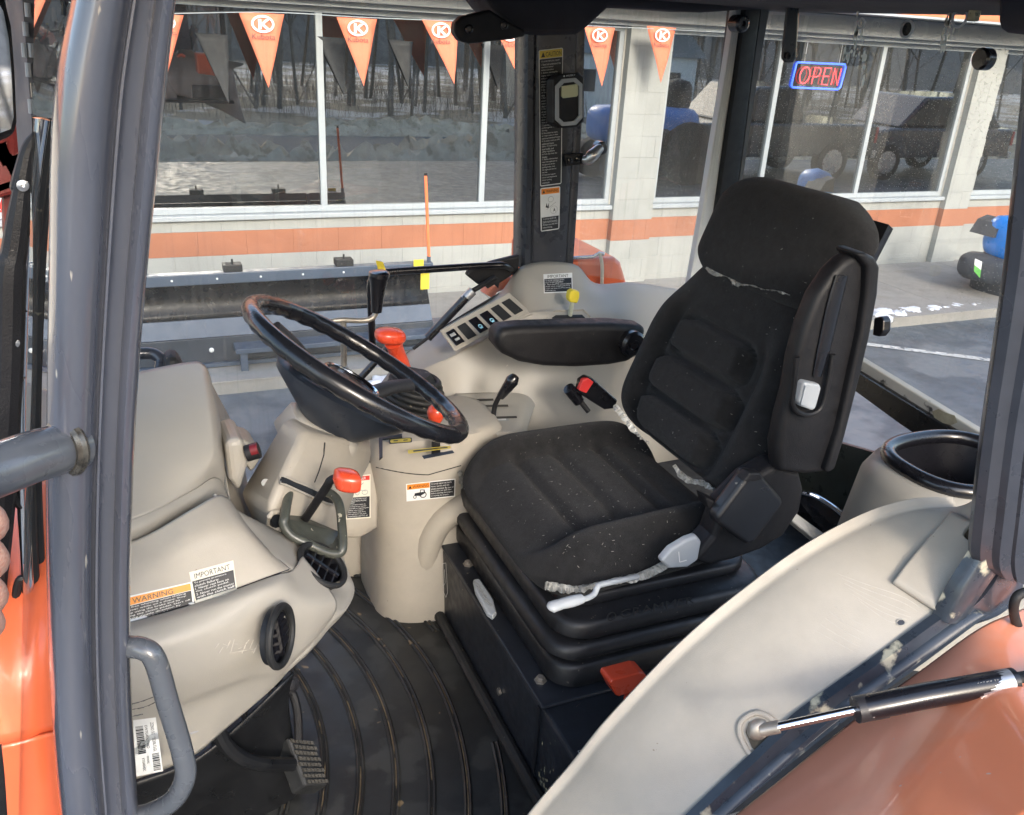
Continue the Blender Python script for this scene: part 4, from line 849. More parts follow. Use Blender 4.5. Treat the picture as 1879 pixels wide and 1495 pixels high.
bpy.data.materials['mirror_face'].node_tree.nodes['Principled BSDF'].inputs['Metallic'].default_value = 1
# red blocks added to stand for the bonnet's reflection in the shop glass
DRED = mat('dark_red_reflection', (.10, .012, .008), .45, var=.4, vscale=8)
fr_ = thing('red_reflection', (-.6, 4.5, -2.5), 'dark red blocks added for the bonnet reflection past the front pillar at the far left', 'reflection')
mb = MB()
for u, v, a, b, c in ((12, 235, .10, .12, .05), (30, 262, .12, .1, .09), (8, 300, .09, .1, .12), (40, 310, .07, .1, .10), (22, 335, .14, .1, .04), (55, 285, .05, .08, .06)):
    mb.obox(A(u, v, Y=5.2), (a * .9, 0, a * .3), (0, b, 0), (-c * .3, 0, c))
build(mb, 'reflection_blocks', DRED, fr_, smooth=0, bevel=.02); build(MB().tube([A(15, 200, Y=5.0), A(25, 260, Y=5.1), A(22, 330, Y=5.2)], .03, n=10, smooth=4), 'reflection_post', DRED, fr_)
build(MB().tube([A(22, 330, Y=5.2), A(24, 420, Y=5.2), Vector((A(24, 420, Y=5.2).x, 5.2, -2.5))], .05, n=8), 'reflection_leg', DRED, fr_)
# --- far side door frame tube (inside bar), strut
db = build(MB().tube(pts([(945, 500, 1.93), (928, 488, 1.90), (900, 487, 1.90), (800, 493, 1.90), (712, 499, 1.90), (688, 505, 1.90), (680, 522, 1.90), (681, 570, 1.90), (684, 640, 1.91)]), .0085, n=14, smooth=6), 'door_inner_bar', BLKG, TR)
build(MB().tube(pts([(720, 628, 1.92), (690, 662, 1.92), (648, 708, 1.92), (625, 735, 1.93)]), .0085, n=12, smooth=4), 'door_lower_bar', BLKG, TR)
build(MB().prism([A(u, v, Y=1.915) for u, v in ((955, 468), (952, 498), (918, 520), (880, 524), (856, 505), (862, 496), (905, 480))], (0, .02, 0)), 'hinge_bracket', BLK, TR, smooth=0, bevel=.005)
g2 = build(MB().tube(pts([(856, 545, 1.86), (785, 620, 1.88)]), .0105, n=14), 'window_gas_strut', BLKG, TR)
build(MB().tube(pts([(785, 620, 1.88), (758, 640, 1.885)]), .004, n=10), 'rod', BLK, g2); build(MB().tube(pts([(868, 533, 1.858), (852, 549, 1.862)]), .0112, n=14), 'silver_band', SILV, g2)
build(MB().tube(pts([(868, 533, 1.858), (890, 520, 1.86), (908, 508, 1.87)]), .006, n=10), 'strut_clevis', BLK, g2)
build(MB().prism([A(u, v, Y=1.87) for u, v in ((888, 520), (905, 508), (918, 512), (915, 530), (908, 522), (895, 530))], (0, .012, 0)), 'latch_hook', BLK, g2, smooth=0, bevel=.002)
build(MB().prism([A(u, v, Y=1.89) for u, v in ((690, 478), (703, 481), (708, 495), (694, 495))], (0, .004, 0)), 'yellow_tab', YEL, db, smooth=0)
# rubber weather edge beneath the window
build(MB().tube(pts([(956, 515, 1.93), (914, 541, 1.93), (829, 592, 1.93), (743, 654, 1.93), (686, 726, 1.93)]), .004, n=8, smooth=4), 'window_seal', RUB, TR)
# --- right-hand fender console
r0 = [(640, 800, 1.93), (686, 723, 1.93), (743, 651, 1.93), (829, 590, 1.93), (914, 539, 1.93), (962, 486, 1.915), (1052, 484, 1.915), (1092, 519, 1.925), (1160, 518, 1.93), (1250, 532, 1.93), (1440, 560, 1.93)]
r1 = [(650, 830, 1.86), (700, 735, 1.86), (764, 676, 1.84), (829, 648, 1.80), (914, 603, 1.80), (972, 569, 1.80), (1045, 550, 1.83), (1110, 548, 1.84), (1170, 545, 1.86), (1260, 565, 1.86), (1440, 600, 1.86)]
r2 = [(655, 850, 1.84), (708, 750, 1.83), (770, 690, 1.81), (833, 658, 1.785), (916, 612, 1.785), (976, 580, 1.785), (1050, 592, 1.76), (1120, 602, 1.74), (1180, 610, 1.74), (1270, 630, 1.74), (1440, 660, 1.74)]
r3 = [(665, 900, 1.80), (718, 800, 1.79), (785, 735, 1.78), (850, 700, 1.76), (920, 680, 1.76), (985, 670, 1.75), (1060, 670, 1.72), (1130, 680, 1.72), (1200, 690, 1.72), (1280, 710, 1.72), (1440, 740, 1.72)]
r4 = [(680, 1060, 1.74), (735, 900, 1.74), (805, 830, 1.73), (870, 800, 1.72), (940, 800, 1.72), (1000, 800, 1.70), (1070, 810, 1.69), (1140, 830, 1.69), (1210, 850, 1.69), (1290, 880, 1.69), (1440, 930, 1.69)]
r5 = [(700, 1180, 1.72), (760, 1080, 1.72), (820, 1000, 1.71), (900, 980, 1.70), (960, 980, 1.70), (1020, 985, 1.69), (1090, 990, 1.69), (1160, 1000, 1.69), (1230, 1020, 1.69), (1310, 1040, 1.69), (1440, 1090, 1.69)]
rc = opatch([r0, r1, r2, r3, r4, r5], 'right_console', BEIGE, TR, 6, .004)
# switch panel
def onrc(u, v, lift=.0): return onto([rc], [(u, v)], lift)[0]
sp_q = [A(u, v, Y=y) for u, v, y in ((806, 606, 1.80), (934, 536, 1.80), (973, 572, 1.745), (834, 645, 1.745))]
so_ = build(MB().prism([p - p.normalized() * .006 for p in [sp_q[0].lerp(sp_q[1], .0), sp_q[1], sp_q[2], sp_q[3]]], sp_q[0].normalized() * .05), 'switch_panel', BEIGE2, TR, smooth=0, bevel=.004, seg=3)
def QP(x, y, l=0): a = sp_q[0].lerp(sp_q[1], x); b = sp_q[3].lerp(sp_q[2], x); p = a.lerp(b, y); return p - p.normalized() * l
for i in range(6):
    x0 = .045 + i * .157; x1 = x0 + .115; on = i in (0, 2, 3)
    P_ = [QP(x0, .2, .0065), QP(x1, .2, .0065), QP(x1 + .01, .84, .0065), QP(x0 + .01, .84, .0065)]
    b_ = build(MB().prism(P_, -P_[0].normalized() * (.006 if on else .0025)), 'rocker_switch' if on else 'blank_switch', BLKG if on else RUB, TR, smooth=0, bevel=.0015)
    if on and i:
        t_ = [p - p.normalized() * .0065 for p in P_]; d = Decal(t_, w=10, h=10); d.ring(5.5, 6.6, 1.6, 1.1, .6, flat('pale_blue_mark', (.35, .7, .85), .4)); d.rect(4, 6.8, 7, 8, bpy.data.materials['pale_blue_mark'], 2); d.build('switch_symbol', b_)
    if i == 0: t_ = [p - p.normalized() * .0065 for p in P_]; d = Decal(t_, w=10, h=10); d.rect(2, 2.2, 7.5, 4.2, GREYP, 1); d.rect(3, 6, 8, 7.6, GREYP, 1); d.build('switch_symbol', b_)
# slot and yellow lever
q = onto([rc], [(1012, 583), (1020, 578), (1068, 577), (1074, 583), (1068, 588), (1020, 590)], .0015)
build(MB().add(q, [tuple(range(6))]), 'lever_slot', BLACKP, TR, smooth=0)
q = onto([rc], [(1000, 586), (1018, 570), (1070, 568), (1084, 582), (1074, 594), (1010, 597)], .0015)
build(MB().tube(q, .0022, n=6, closed=True), 'slot_bezel', BEIGE2, TR, smooth=50)
yl = build(MB().tube(pts([(1044, 588, 1.78), (1049, 560, 1.77), (1052, 548, 1.765)]), [.006, .0055, .005], n=10), 'lift_lever', mat('pale_lever_plastic', (.5, .52, .42), .5), TR)
build(MB().prism([A(u, v, Y=1.755) for u, v in ((1046, 536), (1052, 532), (1064, 535), (1064, 546), (1060, 557), (1046, 555), (1044, 548))], (0, .02, 0)), 'lever_knob', YEL, yl, smooth=0, bevel=.004, seg=3)
# sticker on the console
def tree_of(o): return BVHTree.FromPolygons([v.co.copy() for v in o.data.vertices], [tuple(p.vertices) for p in o.data.polygons])
def sticker(objs, quad, w, h, lift=.0015):
    d = Decal(onto(objs, quad, lift), w=w, h=h); d.trees = [tree_of(o) for o in objs]; return d
d = sticker([rc], [(997, 503), (1050, 500), (1051, 536), (998, 538)], 100, 70); d.rect(0, 0, 100, 70, WHITE); d.text('IMPORTANT', 14, 4, 86, 15, BLACKP); d.rect(3, 18, 97, 66, BLACKP, 1)
d.para(['TO AVOID DAMAGE OF PTO', 'CLUTCH AND IMPLEMENT:', '1. Move the PTO control switch', 'slowly when engaging the PTO.', '2. Do not keep the PTO switch', 'half way on.'], 6, 21, 95, 7.4, WHITE)
d.build('important_sticker', TR, label='small black and white IMPORTANT sticker below the right centre pillar')
# lower shelf with slots and small shift lever
sh = opatch([[(835, 722, 1.74), (900, 720, 1.74), (962, 722, 1.74), (985, 735, 1.74)], [(836, 738, 1.70), (900, 737, 1.70), (960, 740, 1.68), (975, 765, 1.66)], [(850, 765, 1.62), (905, 766, 1.62), (955, 768, 1.60), (968, 790, 1.6)], [(872, 792, 1.54), (910, 794, 1.53), (950, 796, 1.52), (970, 820, 1.52)]], 'shift_shelf', BEIGE, TR, 5, .02)
for (a, b) in (((838, 733), (905, 731)), ((862, 743), (932, 742)), ((873, 765), (948, 763))):
    q = onto([sh], [a, b, (b[0] + 1, b[1] + 4), (a[0] + 1, a[1] + 4)], .002); build(MB().add(q, [(0, 1, 2, 3)]), 'shift_slot', flat('slot_shade', (.05, .045, .04), .8) if 'slot_shade' not in bpy.data.materials else bpy.data.materials['slot_shade'], TR, smooth=0)
d = sticker([sh], [(885, 768), (933, 766), (934, 772), (886, 774)], 60, 8, .002); d.rect(0, 0, 60, 8, GREYP); d.rect(3, 2, 22, 6, WHITE, 1); d.rect(32, 2, 54, 6, WHITE, 1); d.build('gear_label', TR)
sl = build(MB().tube(pts([(905, 765, 1.60), (908, 745, 1.6), (916, 728, 1.59), (925, 718, 1.585)]), .0055, n=12, smooth=5), 'range_lever', BLK, TR)
build(MB().tube(pts([(918, 728, 1.588), (930, 712, 1.58), (940, 698, 1.575), (946, 690, 1.572)]), [.0085, .012, .0145, .009], n=18, smooth=5), 'lever_knob', BLKG, sl)
# --- front right tower and neighbours
secs = []
cx_, cy_ = A(785, 830, Y=1.62).x, 1.62
for z, a, b, dx in ((FZ - .01, .20, .15, .06), (-1.12, .19, .14, .05), (-1.0, .165, .12, .03), (-.87, .155, .115, .015), (-.80, .15, .11, .005), (-.778, .143, .104, .0), (-.772, .125, .09, 0), (-.770, .02, .02, 0)):
    secs.append(sellipse(Vector((cx_ + dx, cy_, z)), Vector((1, 0, 0)), Vector((0, 1, 0)), a, b, 3.6, 44))
tw = build(MB().loft(secs), 'console_tower', BEIGE2, TR, smooth=50)
q = onto([tw], [(690 + 12 * i, 857 + 14 * math.sin(min(1, i / 8) * math.pi * .5) - (max(0, i - 8) * 3.4)) for i in range(14)], .0)
build(MB().tube(q, .0011, n=5), 'panel_joint', BLACKP, TR)
build(MB().tube(pts([(880, 912, 1.47), (848, 930, 1.49), (806, 960, 1.505), (783, 1005, 1.515), (775, 1070, 1.53), (775, 1130, 1.55)]), [.022, .026, .028, .03, .032, .032], n=16, smooth=5), 'cover_bulge', BEIGE2, TR)
d = sticker([tw], [(745, 888), (836, 878), (835, 911), (746, 920)], 100, 38); d.rect(0, 0, 100, 38, WHITE); d.rect(2, 2, 47, 13, ORP, 1); d.rect(48, 2, 98, 36, BLACKP, 1)
d.poly([(5, 11), (11, 11), (8, 4.5)], BLACKP, 2); d.text('WARNING', 13, 4.5, 45, 11, BLACKP, 2)
d.ring(17, 30, 3, 3, 1.2, BLACKP); d.ring(34, 27, 6, 6, 1.8, BLACKP); d.poly([(16, 27), (17, 22), (27, 21), (28, 15), (37, 16), (38, 24), (28, 29)], BLACKP, 1); d.poly([(29, 17), (35, 17.5), (35, 21), (29, 21)], WHITE, 2)
d.para(['TO AVOID INJURY OR DEATH:', 'Never operate with the', 'shield removed. Be sure all', 'bystanders are well clear', 'before starting the engine', 'or moving the tractor.'], 50, 5, 96, 5, WHITE)
d.build('warning_sticker', TR, label='orange WARNING sticker with a small tractor drawing on the console tower')
# top plate details of tower
def deck(u, v, z=-.766): return A(u, v, Z=z)
d = Decal([deck(714, 806), deck(756, 803), deck(756, 812), deck(714, 815)], out=(0, 0, 1), w=42, h=10); d.rect(0, 0, 42, 10, BLACKP, 0, 2); d.rect(2, 1.5, 40, 8.5, YELP, 1, 3); d.rect(8, 4, 16, 6, BLACKP, 2); d.rect(26, 4, 34, 6, BLACKP, 2); d.build('speed_label', TR)
d = Decal([deck(748, 826), deck(826, 818), deck(828, 823), deck(749, 833)], out=(0, 0, 1), w=80, h=8); d.rect(0, 0, 80, 8, YELP, 0, 2); d.rect(10, 2.5, 74, 5.5, BLACKP, 1); d.build('throttle_scale', TR)
build(MB().add([deck(774, 836, -.764), deck(830, 826, -.764), deck(834, 831, -.764), deck(778, 842, -.764)], [(0, 1, 2, 3)]), 'throttle_slot', BLACKP, TR, smooth=0)
build(MB().prism([deck(695, 803), deck(738, 799), deck(738, 804), deck(702, 808), deck(702, 840), deck(696, 845)], (0, 0, .004)), 'tower_gap', BLACKP, TR, smooth=0)
tl = build(MB().prism([A(u, v, Y=1.47) for u, v in ((793, 838), (795, 765), (807, 765), (809, 836))], (0, .008, 0)), 'throttle_lever', BLK, TR, smooth=0, bevel=.002)
build(MB().tube(pts([(799, 772, 1.465), (800, 758, 1.465), (802, 748, 1.47), (803, 742, 1.472)]), [.012, .018, .016, .008], n=18, smooth=5), 'throttle_knob', REDKN, tl)
# big orange loader knob
ol = build(MB().tube(pts([(745, 690, 1.80), (737, 665, 1.78), (728, 645, 1.77), (722, 628, 1.76)]), [.017, .0165, .017, .02], n=20, smooth=5), 'loader_lever', REDKN, TR)
mb = MB(); c0 = A(716, 616, Y=1.755); secs = []
for i in range(11):
    t = -1 + .2 * i; r = max(.03, (1 - abs(t) ** 2.6) ** (1 / 2.6)); secs.append(sellipse(c0 + Vector((.0, 0, .018 * t)), Vector((1, 0, -.1)).normalized(), Vector((0, 1, 0)), .034 * r, .028 * r, 2.6, 26))
build(mb.loft(secs), 'lever_head', REDKN, ol, smooth=60)
# ribbed boot
bt_ = MB()
b0, b1 = A(800, 728, Y=1.62), A(740, 742, Y=1.60)
for i in range(8):
    t = i / 7; z = -.70 - .012 * i; c = Vector((A(768, 740, Y=1.64).x, 1.66, z)); r = .05 + .0035 * i
    bt_.tube(torus_pts(c, (0.25, 0, 1), r, 32), .0065, n=8, closed=True)
build(bt_, 'rubber_boot', RUB, TR, smooth=60); build(MB().lathe(Vector((A(768, 740, Y=1.64).x, 1.66, -.80)), (0, 0, 1), [(0, .07), (.08, .048), (.11, .03), (.111, 0)], 24), 'boot_core', RUB, TR)
# side plate with stickers left of the tower
spn = opatch([[(640, 790, 1.60), (665, 788, 1.60), (692, 785, 1.61)], [(632, 870, 1.56), (660, 868, 1.56), (694, 865, 1.57)], [(628, 960, 1.53), (655, 958, 1.53), (692, 955, 1.54)], [(632, 985, 1.53), (660, 985, 1.53), (692, 968, 1.55)]], 'column_side_cover', BEIGE2, TR, 5, .02)
d = sticker([spn], [(645, 826), (681, 820), (684, 848), (648, 852)], 38, 30); d.rect(0, 0, 38, 30, BLACKP, 0, 3); d.ring(22, 8, 3, 3, 1, WHITE); d.ring(31, 8, 3, 3, 1, WHITE); d.line((22, 5), (22, 1.5), 1, WHITE); d.poly([(19, 17), (23, 14), (23, 20)], WHITE); d.poly([(34, 17), (30, 14), (30, 20)], WHITE); d.line((20, 25), (27, 25), 1.2, WHITE); d.line((27, 25), (27, 19), 1.2, WHITE); d.rect(3, 6, 14, 25, GREYP, 1); d.build('symbol_sticker', TR)
d = sticker([spn], [(637, 874), (680, 870), (680, 950), (635, 953)], 50, 80); d.rect(0, 0, 50, 80, CREAM, 0, 2); d.rect(2, 2, 48, 10, REDP, 1); d.text('DANGER', 12, 3.5, 40, 8.5, WHITE)
d.rect(2, 40, 48, 78, BLACKP, 1); d.ring(22, 32, 4, 4, 1.2, GREYP); d.ring(38, 32, 6, 4, 1.2, GREYP); d.line((15, 30), (35, 14), 1.5, GREYP); d.line((20, 26), (40, 30), 1.2, GREYP)
d.para(['TO AVOID POSSIBLE INJURY', 'OR DEATH FROM A MACHINE', 'RUNAWAY:', 'Do not start engine by', 'shorting across starter', 'terminals or bypassing the', 'safety start switch.', 'Start engine only from', 'the operators seat with', 'transmission and PTO off.'], 4, 42, 46, 3.5, WHITE)
d.build('danger_sticker', TR, label='tall DANGER sticker with red heading behind the orange-knobbed lever')
build(MB().prism([A(u, v, Y=1.60) for u, v in ((690, 790), (703, 830), (700, 870), (694, 870), (682, 800), (675, 778))], (0, .02, 0)), 'dark_column_stalk', BLK, TR, smooth=0, bevel=.004)
build(MB().prism([A(u, v, Y=1.59) for u, v in ((640, 803), (652, 801), (652, 812), (641, 813))], (0, .01, 0)), 'stalk_tip', BLK, TR, smooth=0, bevel=.002)
# lower kick panel and floor edge moulding
opatch([[(590, 930, 1.72), (680, 940, 1.70), (760, 950, 1.70)], [(600, 985, 1.70), (690, 985, 1.68), (745, 1000, 1.68)], [(610, 1052, 1.70), (680, 1048, 1.68), (740, 1048, 1.68)], [(640, 1075, 1.72), (700, 1075, 1.70), (755, 1075, 1.70)]], 'kick_panel', BEIGE2, TR, 4, .02)
build(MB().tube(pts([(600, 1030, 1.72), (650, 1050, 1.70), (700, 1070, 1.66), (735, 1092, 1.62), (770, 1110, 1.58), (800, 1125, 1.54)]), .010, n=10, smooth=4), 'mat_edge_lip', RUB, TR)
build(MB().tube(pts([(762, 1115, 1.56), (760, 1085, 1.56), (764, 1076, 1.555), (772, 1080, 1.55), (783, 1100, 1.54)]), .007, n=10, smooth=5), 'mat_hook', BLK, TR)
build(MB().lathe(A(788, 1058, Y=1.585), (0, -1, 0), [(0, .009), (.003, .009), (.004, .005), (.001, 0)], 16), 'fastener', RUB, TR)
build(MB().lathe(A(789, 1014, Y=1.585), (0, -1, 0), [(0, .009), (.003, .009), (.004, .005), (.001, 0)], 16), 'fastener', GREYP, TR)
build(MB().lathe(A(706, 916, Y=1.54), (0, -1, 0), [(0, .008), (.002, .008), (.001, .005), (.0, 0)], 16), 'fastener', BEIGE2, TR)
# --- dashboard, left end
def PZ(u, v, z): return A(u, v, Z=z)
G = [[PZ(110, 722, -.50), PZ(250, 683, -.50), PZ(345, 664, -.50), PZ(372, 667, -.503), PZ(384, 684, -.518), PZ(388, 700, -.54)],
     [PZ(110, 800, -.52), PZ(250, 775, -.52), PZ(360, 745, -.52), PZ(388, 748, -.525), PZ(401, 765, -.545), PZ(406, 780, -.57)],
     [PZ(110, 900, -.55), PZ(250, 870, -.55), PZ(370, 835, -.552), PZ(396, 830, -.556), PZ(408, 840, -.575), PZ(413, 855, -.60)],
     [PZ(110, 985, -.575), PZ(250, 950, -.578), PZ(350, 902, -.585), PZ(388, 878, -.59), PZ(404, 880, -.605), PZ(412, 890, -.625)]]
y3 = [p.y for p in G[3]]
G2 = [list(G[3])]; G2.append([A(u, v, Y=y - .012) for (u, v), y in zip(((110, 1008), (250, 972), (352, 922), (392, 896), (408, 897), (416, 905)), y3)])
G2.append([A(u, v, Y=y - .004) for (u, v), y in zip(((110, 1040), (250, 1000), (355, 945), (396, 915), (414, 915), (424, 925)), y3)])
cowl = build(MB().grid(fine(oriented(G, Vector((0, 0, 1))), 8)), 'dash_cowl', BEIGE, TR, smooth=60, solid=.004)
build(MB().grid(fine(oriented(G2), 6)), 'cowl_side', BEIGE, TR, smooth=60, solid=.004)
# body behind the cowl (closes the dash towards the right)
build(MB().prism([PZ(388, 700, -.55), PZ(406, 780, -.58), PZ(413, 860, -.61), PZ(424, 925, -.66), PZ(470, 985, -.80), PZ(440, 800, -.80), PZ(405, 735, -.70)], (-.02, .02, -.1)), 'dash_inner_wall', BEIGE2, TR, smooth=0, bevel=.004)
swb = build(MB().prism([A(u, v, Y=1.15) for u, v in ((412, 810), (445, 802), (458, 845), (440, 905), (420, 880))], (0, .12, -.02)), 'switch_housing', BEIGE, TR, smooth=0, bevel=.01, seg=3)
build(MB().prism([A(u, v, Y=1.2) for u, v in ((440, 805), (470, 815), (480, 840), (462, 870), (448, 850))], (0, .1, -.02)), 'switch_side', BEIGE, swb, smooth=0, bevel=.008)
ks = build(MB().lathe(A(452, 832, Y=1.15), (1, -.2, .3), [(0, .012), (.018, .012), (.019, .009), (.0195, 0)], 18), 'key_switch', BLK, TR); build(MB().lathe(A(461, 827, Y=1.145), (1, -.2, .3), [(0, .009), (.01, .009), (.0105, 0)], 16), 'key_bezel', flat('dark_red', (.15, .01, .015), .4), ks)
# sticker panel
dp = opatch([[(110, 1030, 1.0), (250, 990, 1.0), (350, 935, 1.02), (400, 908, 1.05), (424, 918, 1.07)], [(110, 1075, .97), (250, 1040, .97), (360, 985, .98), (430, 960, 1.0), (455, 965, 1.02)], [(110, 1120, .95), (250, 1090, .95), (370, 1045, .96), (470, 1010, .98), (495, 1010, 1.0)], [(110, 1172, .935), (250, 1138, .935), (380, 1100, .945), (500, 1057, .96), (535, 1045, .98)]], 'dash_side_panel', BEIGE2, TR, 6, .004)
dd_ = opatch([[(110, 1172, .93), (250, 1138, .93), (380, 1100, .94), (500, 1057, .955), (537, 1046, .98), (556, 1020, 1.02)],
              [(110, 1195, .905), (250, 1160, .905), (380, 1120, .915), (500, 1080, .93), (555, 1075, .965), (590, 1062, 1.0)],
              [(110, 1240, .885), (250, 1205, .885), (380, 1165, .895), (500, 1130, .92), (580, 1120, .95), (618, 1105, .98)],
              [(110, 1300, .885), (250, 1265, .885), (380, 1225, .895), (490, 1190, .915), (560, 1185, .95), (605, 1140, .98)],
              [(110, 1345, .90), (250, 1310, .90), (380, 1265, .91), (470, 1232, .925), (530, 1222, .955), (580, 1160, .98)],
              [(110, 1375, .92), (250, 1342, .92), (380, 1290, .93), (450, 1262, .94), (515, 1240, .96), (560, 1185, .985)],
              [(110, 1470, .95), (250, 1430, .95), (350, 1390, .95), (420, 1333, .96), (505, 1258, .97), (555, 1200, .99)]], 'air_duct_housing', BEIGE, TR, 7, .004)
q = conform(dp, [((250, 1136), (320, 1118), (380, 1097), (440, 1078), (500, 1056), (530, 1045))], .001) if 'conform' in globals() else []
if q: build(MB().tube(q[0], .0010, n=5, smooth=4), 'panel_joint', BLACKP, TR)
# nose with the upper vent
ns = opatch([[(395, 905, 1.05), (440, 938, 1.06), (500, 968, 1.12), (555, 985, 1.14), (610, 992, 1.15), (622, 1000, 1.15)],
             [(430, 955, 1.03), (480, 975, 1.04), (535, 990, 1.08), (585, 1000, 1.09), (625, 1030, 1.10), (640, 1050, 1.11)],
             [(500, 1020, .99), (530, 1030, 1.0), (560, 1030, 1.04), (600, 1060, 1.06), (635, 1075, 1.07), (650, 1075, 1.08)],
             [(530, 1060, .98), (548, 1055, .985), (575, 1075, 1.0), (605, 1095, 1.01), (632, 1105, 1.03), (648, 1095, 1.05)],
             [(540, 1120, .965), (565, 1120, .965), (590, 1125, .975), (605, 1128, .99), (620, 1130, 1.0), (636, 1118, 1.02)],
             [(520, 1240, .965), (540, 1222, .965), (565, 1200, .97), (585, 1178, .985), (602, 1156, 1.0), (622, 1136, 1.02)]], 'duct_nose', BEIGE, TR, 6, .004)
scuffs(dd_, [[(240, 1292), (262, 1286), (288, 1276)], [(240, 1302), (268, 1296), (292, 1284)], [(242, 1314), (262, 1310)]], .0009, 'black_scuffs', BLACKP)
scuffs(dd_, [[(395 + 7 * k, 1190 + 10 * math.sin(k * 2.1)), (402 + 7 * k, 1180 + 8 * math.sin(k * 1.3))] for k in range(12)] + [[(420, 1198), (470, 1190)]], .0005, 'pale_scuffs', PALE)
def vent(u, v, y, n, r, name='air_vent'):
    c = A(u, v, Y=y); o = build(MB().tube(torus_pts(c, n, r, 44), r * .13, n=10, closed=True, up=n), name, RUB, TR)
    nn = Vector(n).normalized(); build(MB().lathe(c - nn * .012, n, [(0, 0), (0, r * .97), (.014, r * .97)], 32), 'vent_well', BLACKP, o)
    e = Vector((0, 0, 1)) if abs(nn.z) < .8 else Vector((1, 0, 0)); a = nn.cross(e).normalized(); b = nn.cross(a)
    for k in (-.5, -.17, .17, .5):
        l = math.sqrt(1 - k * k) * r * .8; build(MB().obox(c + b * k * r - nn * .006, a * l, (b * .6 + nn * .8) * .006, nn.cross(a) * .0008), 'vent_louvre', BLKG, o, smooth=0)
    build(MB().obox(c - nn * .001, a * .0025, b * r * .75, nn * .002), 'vent_spine', BLKG, o, smooth=0); return o
vent(592, 1036, 1.028, (.55, -.25, .80), .036); vent(515, 1167, .893, (.86, -.50, .10), .036)
# stickers on the dash
d = sticker([dp], [(190, 1104), (352, 1067), (357, 1112), (195, 1160)], 160, 52); d.rect(0, 0, 160, 52, WHITE, 0, 3); d.rect(3, 3, 157, 17, flat('amber_print', (.8, .29, .015), .4), 1); d.text('WARNING', 50, 5.5, 124, 15, BLACKP); d.rect(3, 18, 157, 50, BLACKP, 1)
d.para(['To avoid free wheeling when shifting', 'shuttle lever while on a slope: Stop', 'tractor by using the brake and by', 'depressing the clutch pedal. Start off', 'by selecting shuttle direction by', 'releasing the clutch pedal.'], 12, 19.5, 154, 5, WHITE)
d.build('warning_sticker', TR, label='amber WARNING sticker on the dash, partly behind the front pillar')
d = sticker([dp], [(347, 1050), (428, 1028), (436, 1090), (360, 1114)], 84, 66); d.rect(0, 0, 84, 66, CREAM, 0, 5); d.text('IMPORTANT', 8, 5, 76, 15, BLACKP); d.rect(2, 18, 82, 64, BLACKP, 1, 3)
d.para(['To prevent premature', 'clutch failure:', '1. Never rest foot on', '    the clutch pedal.', '2. Never run the tractor', '    with the clutch half', '    engaged during the', '    time of operation.'], 5, 20, 80, 5.4, WHITE)
d.build('important_sticker', TR, label='black IMPORTANT sticker about the clutch pedal, right of the amber one')
d = sticker([dd_], [(175, 1330), (286, 1316), (299, 1414), (190, 1436)], 110, 100); d.rect(0, 0, 110, 100, WHITE, 0, 4)
yb_ = 12
while yb_ < 60:
    t_ = random.choice((.9, 1.4, 2.4)); d.rect(70, yb_, 84, yb_ + t_, BLACKP, 1); yb_ += t_ + random.choice((.8, 1.2))
yb_ = 64
while yb_ < 95:
    t_ = random.choice((.9, 1.4, 2.4)); d.rect(94, yb_, 107, yb_ + t_, BLACKP, 1); yb_ += t_ + random.choice((.8, 1.2))
def vtext(d, st, x0, x1, y0, y1):     # lettering running down the label
    V, Fs = text_mesh(st); d.mb.add([d.at(x1 - (x1 - x0) * (1 - b), y0 + (y1 - y0) * a, 2) for a, b in V], Fs, d.mi(BLACKP))
vtext(d, 'ZZNO 5GU2E30LT5GL', 98, 104, 8, 60); vtext(d, 'EW7G4D07HQ', 86, 92, 12, 52); vtext(d, 'MODEL', 84, 88, 66, 80); vtext(d, 'KTG440HDC', 75, 80, 68, 92)
d.build('barcode_label', TR, label='white bar code label behind the curved step handle')
build(MB().lathe(A(353, 1322, Y=.945), (.2, -1, .2), [(0, .018), (.002, .018), (.003, .014), (.003, 0)], 26), 'grey_plug', mat('grey_plug', (.33, .33, .34), .4), TR)
# black lower dash shroud, clutch pedal
LB = mat('black_lower_shroud', (.012, .013, .015), .35, var=.3, vscale=10)
opatch([[(240, 1440, 1.0), (350, 1400, 1.0), (430, 1340, 1.01), (510, 1265, 1.02), (540, 1235, 1.04)], [(240, 1500, 1.02), (360, 1440, 1.02), (430, 1400, 1.03), (500, 1330, 1.05), (530, 1290, 1.07)], [(260, 1600, 1.05), (370, 1500, 1.05), (440, 1470, 1.06), (520, 1440, 1.08), (545, 1400, 1.1)], [(280, 1700, 1.08), (380, 1600, 1.08), (450, 1560, 1.1), (530, 1530, 1.12), (560, 1500, 1.13)]], 'lower_dash_shroud', LB, TR, 5, .004)
build(MB().tube(pts([(395, 1300, 1.0), (400, 1340, 1.0), (425, 1378, 1.0), (470, 1400, 1.01), (535, 1402, 1.04)]), .011, n=10, smooth=5), 'shroud_rib', LB, TR)
cpd = build(MB().tube(pts([(500, 1250, 1.12), (530, 1262, 1.10), (545, 1300, 1.08), (548, 1355, 1.06)]), .007, n=10, smooth=5), 'clutch_pedal', BLK, TR)
build(MB().lathe(A(533, 1256, Y=1.09), (.3, -.8, .5), [(0, .013), (.003, .013), (.004, .009), (.006, .008), (.007, .004), (.007, 0)], 20), 'pivot_cap', BLK, cpd)
pp = [A(u, v, Y=y) for u, v, y in ((527, 1352, 1.07), (575, 1358, 1.075), (603, 1440, 1.03), (560, 1442, 1.02))]
pd = build(MB().prism(pp, (-.02, .012, -.025)), 'pedal_pad', RUB, cpd, smooth=0, bevel=.004, seg=2)
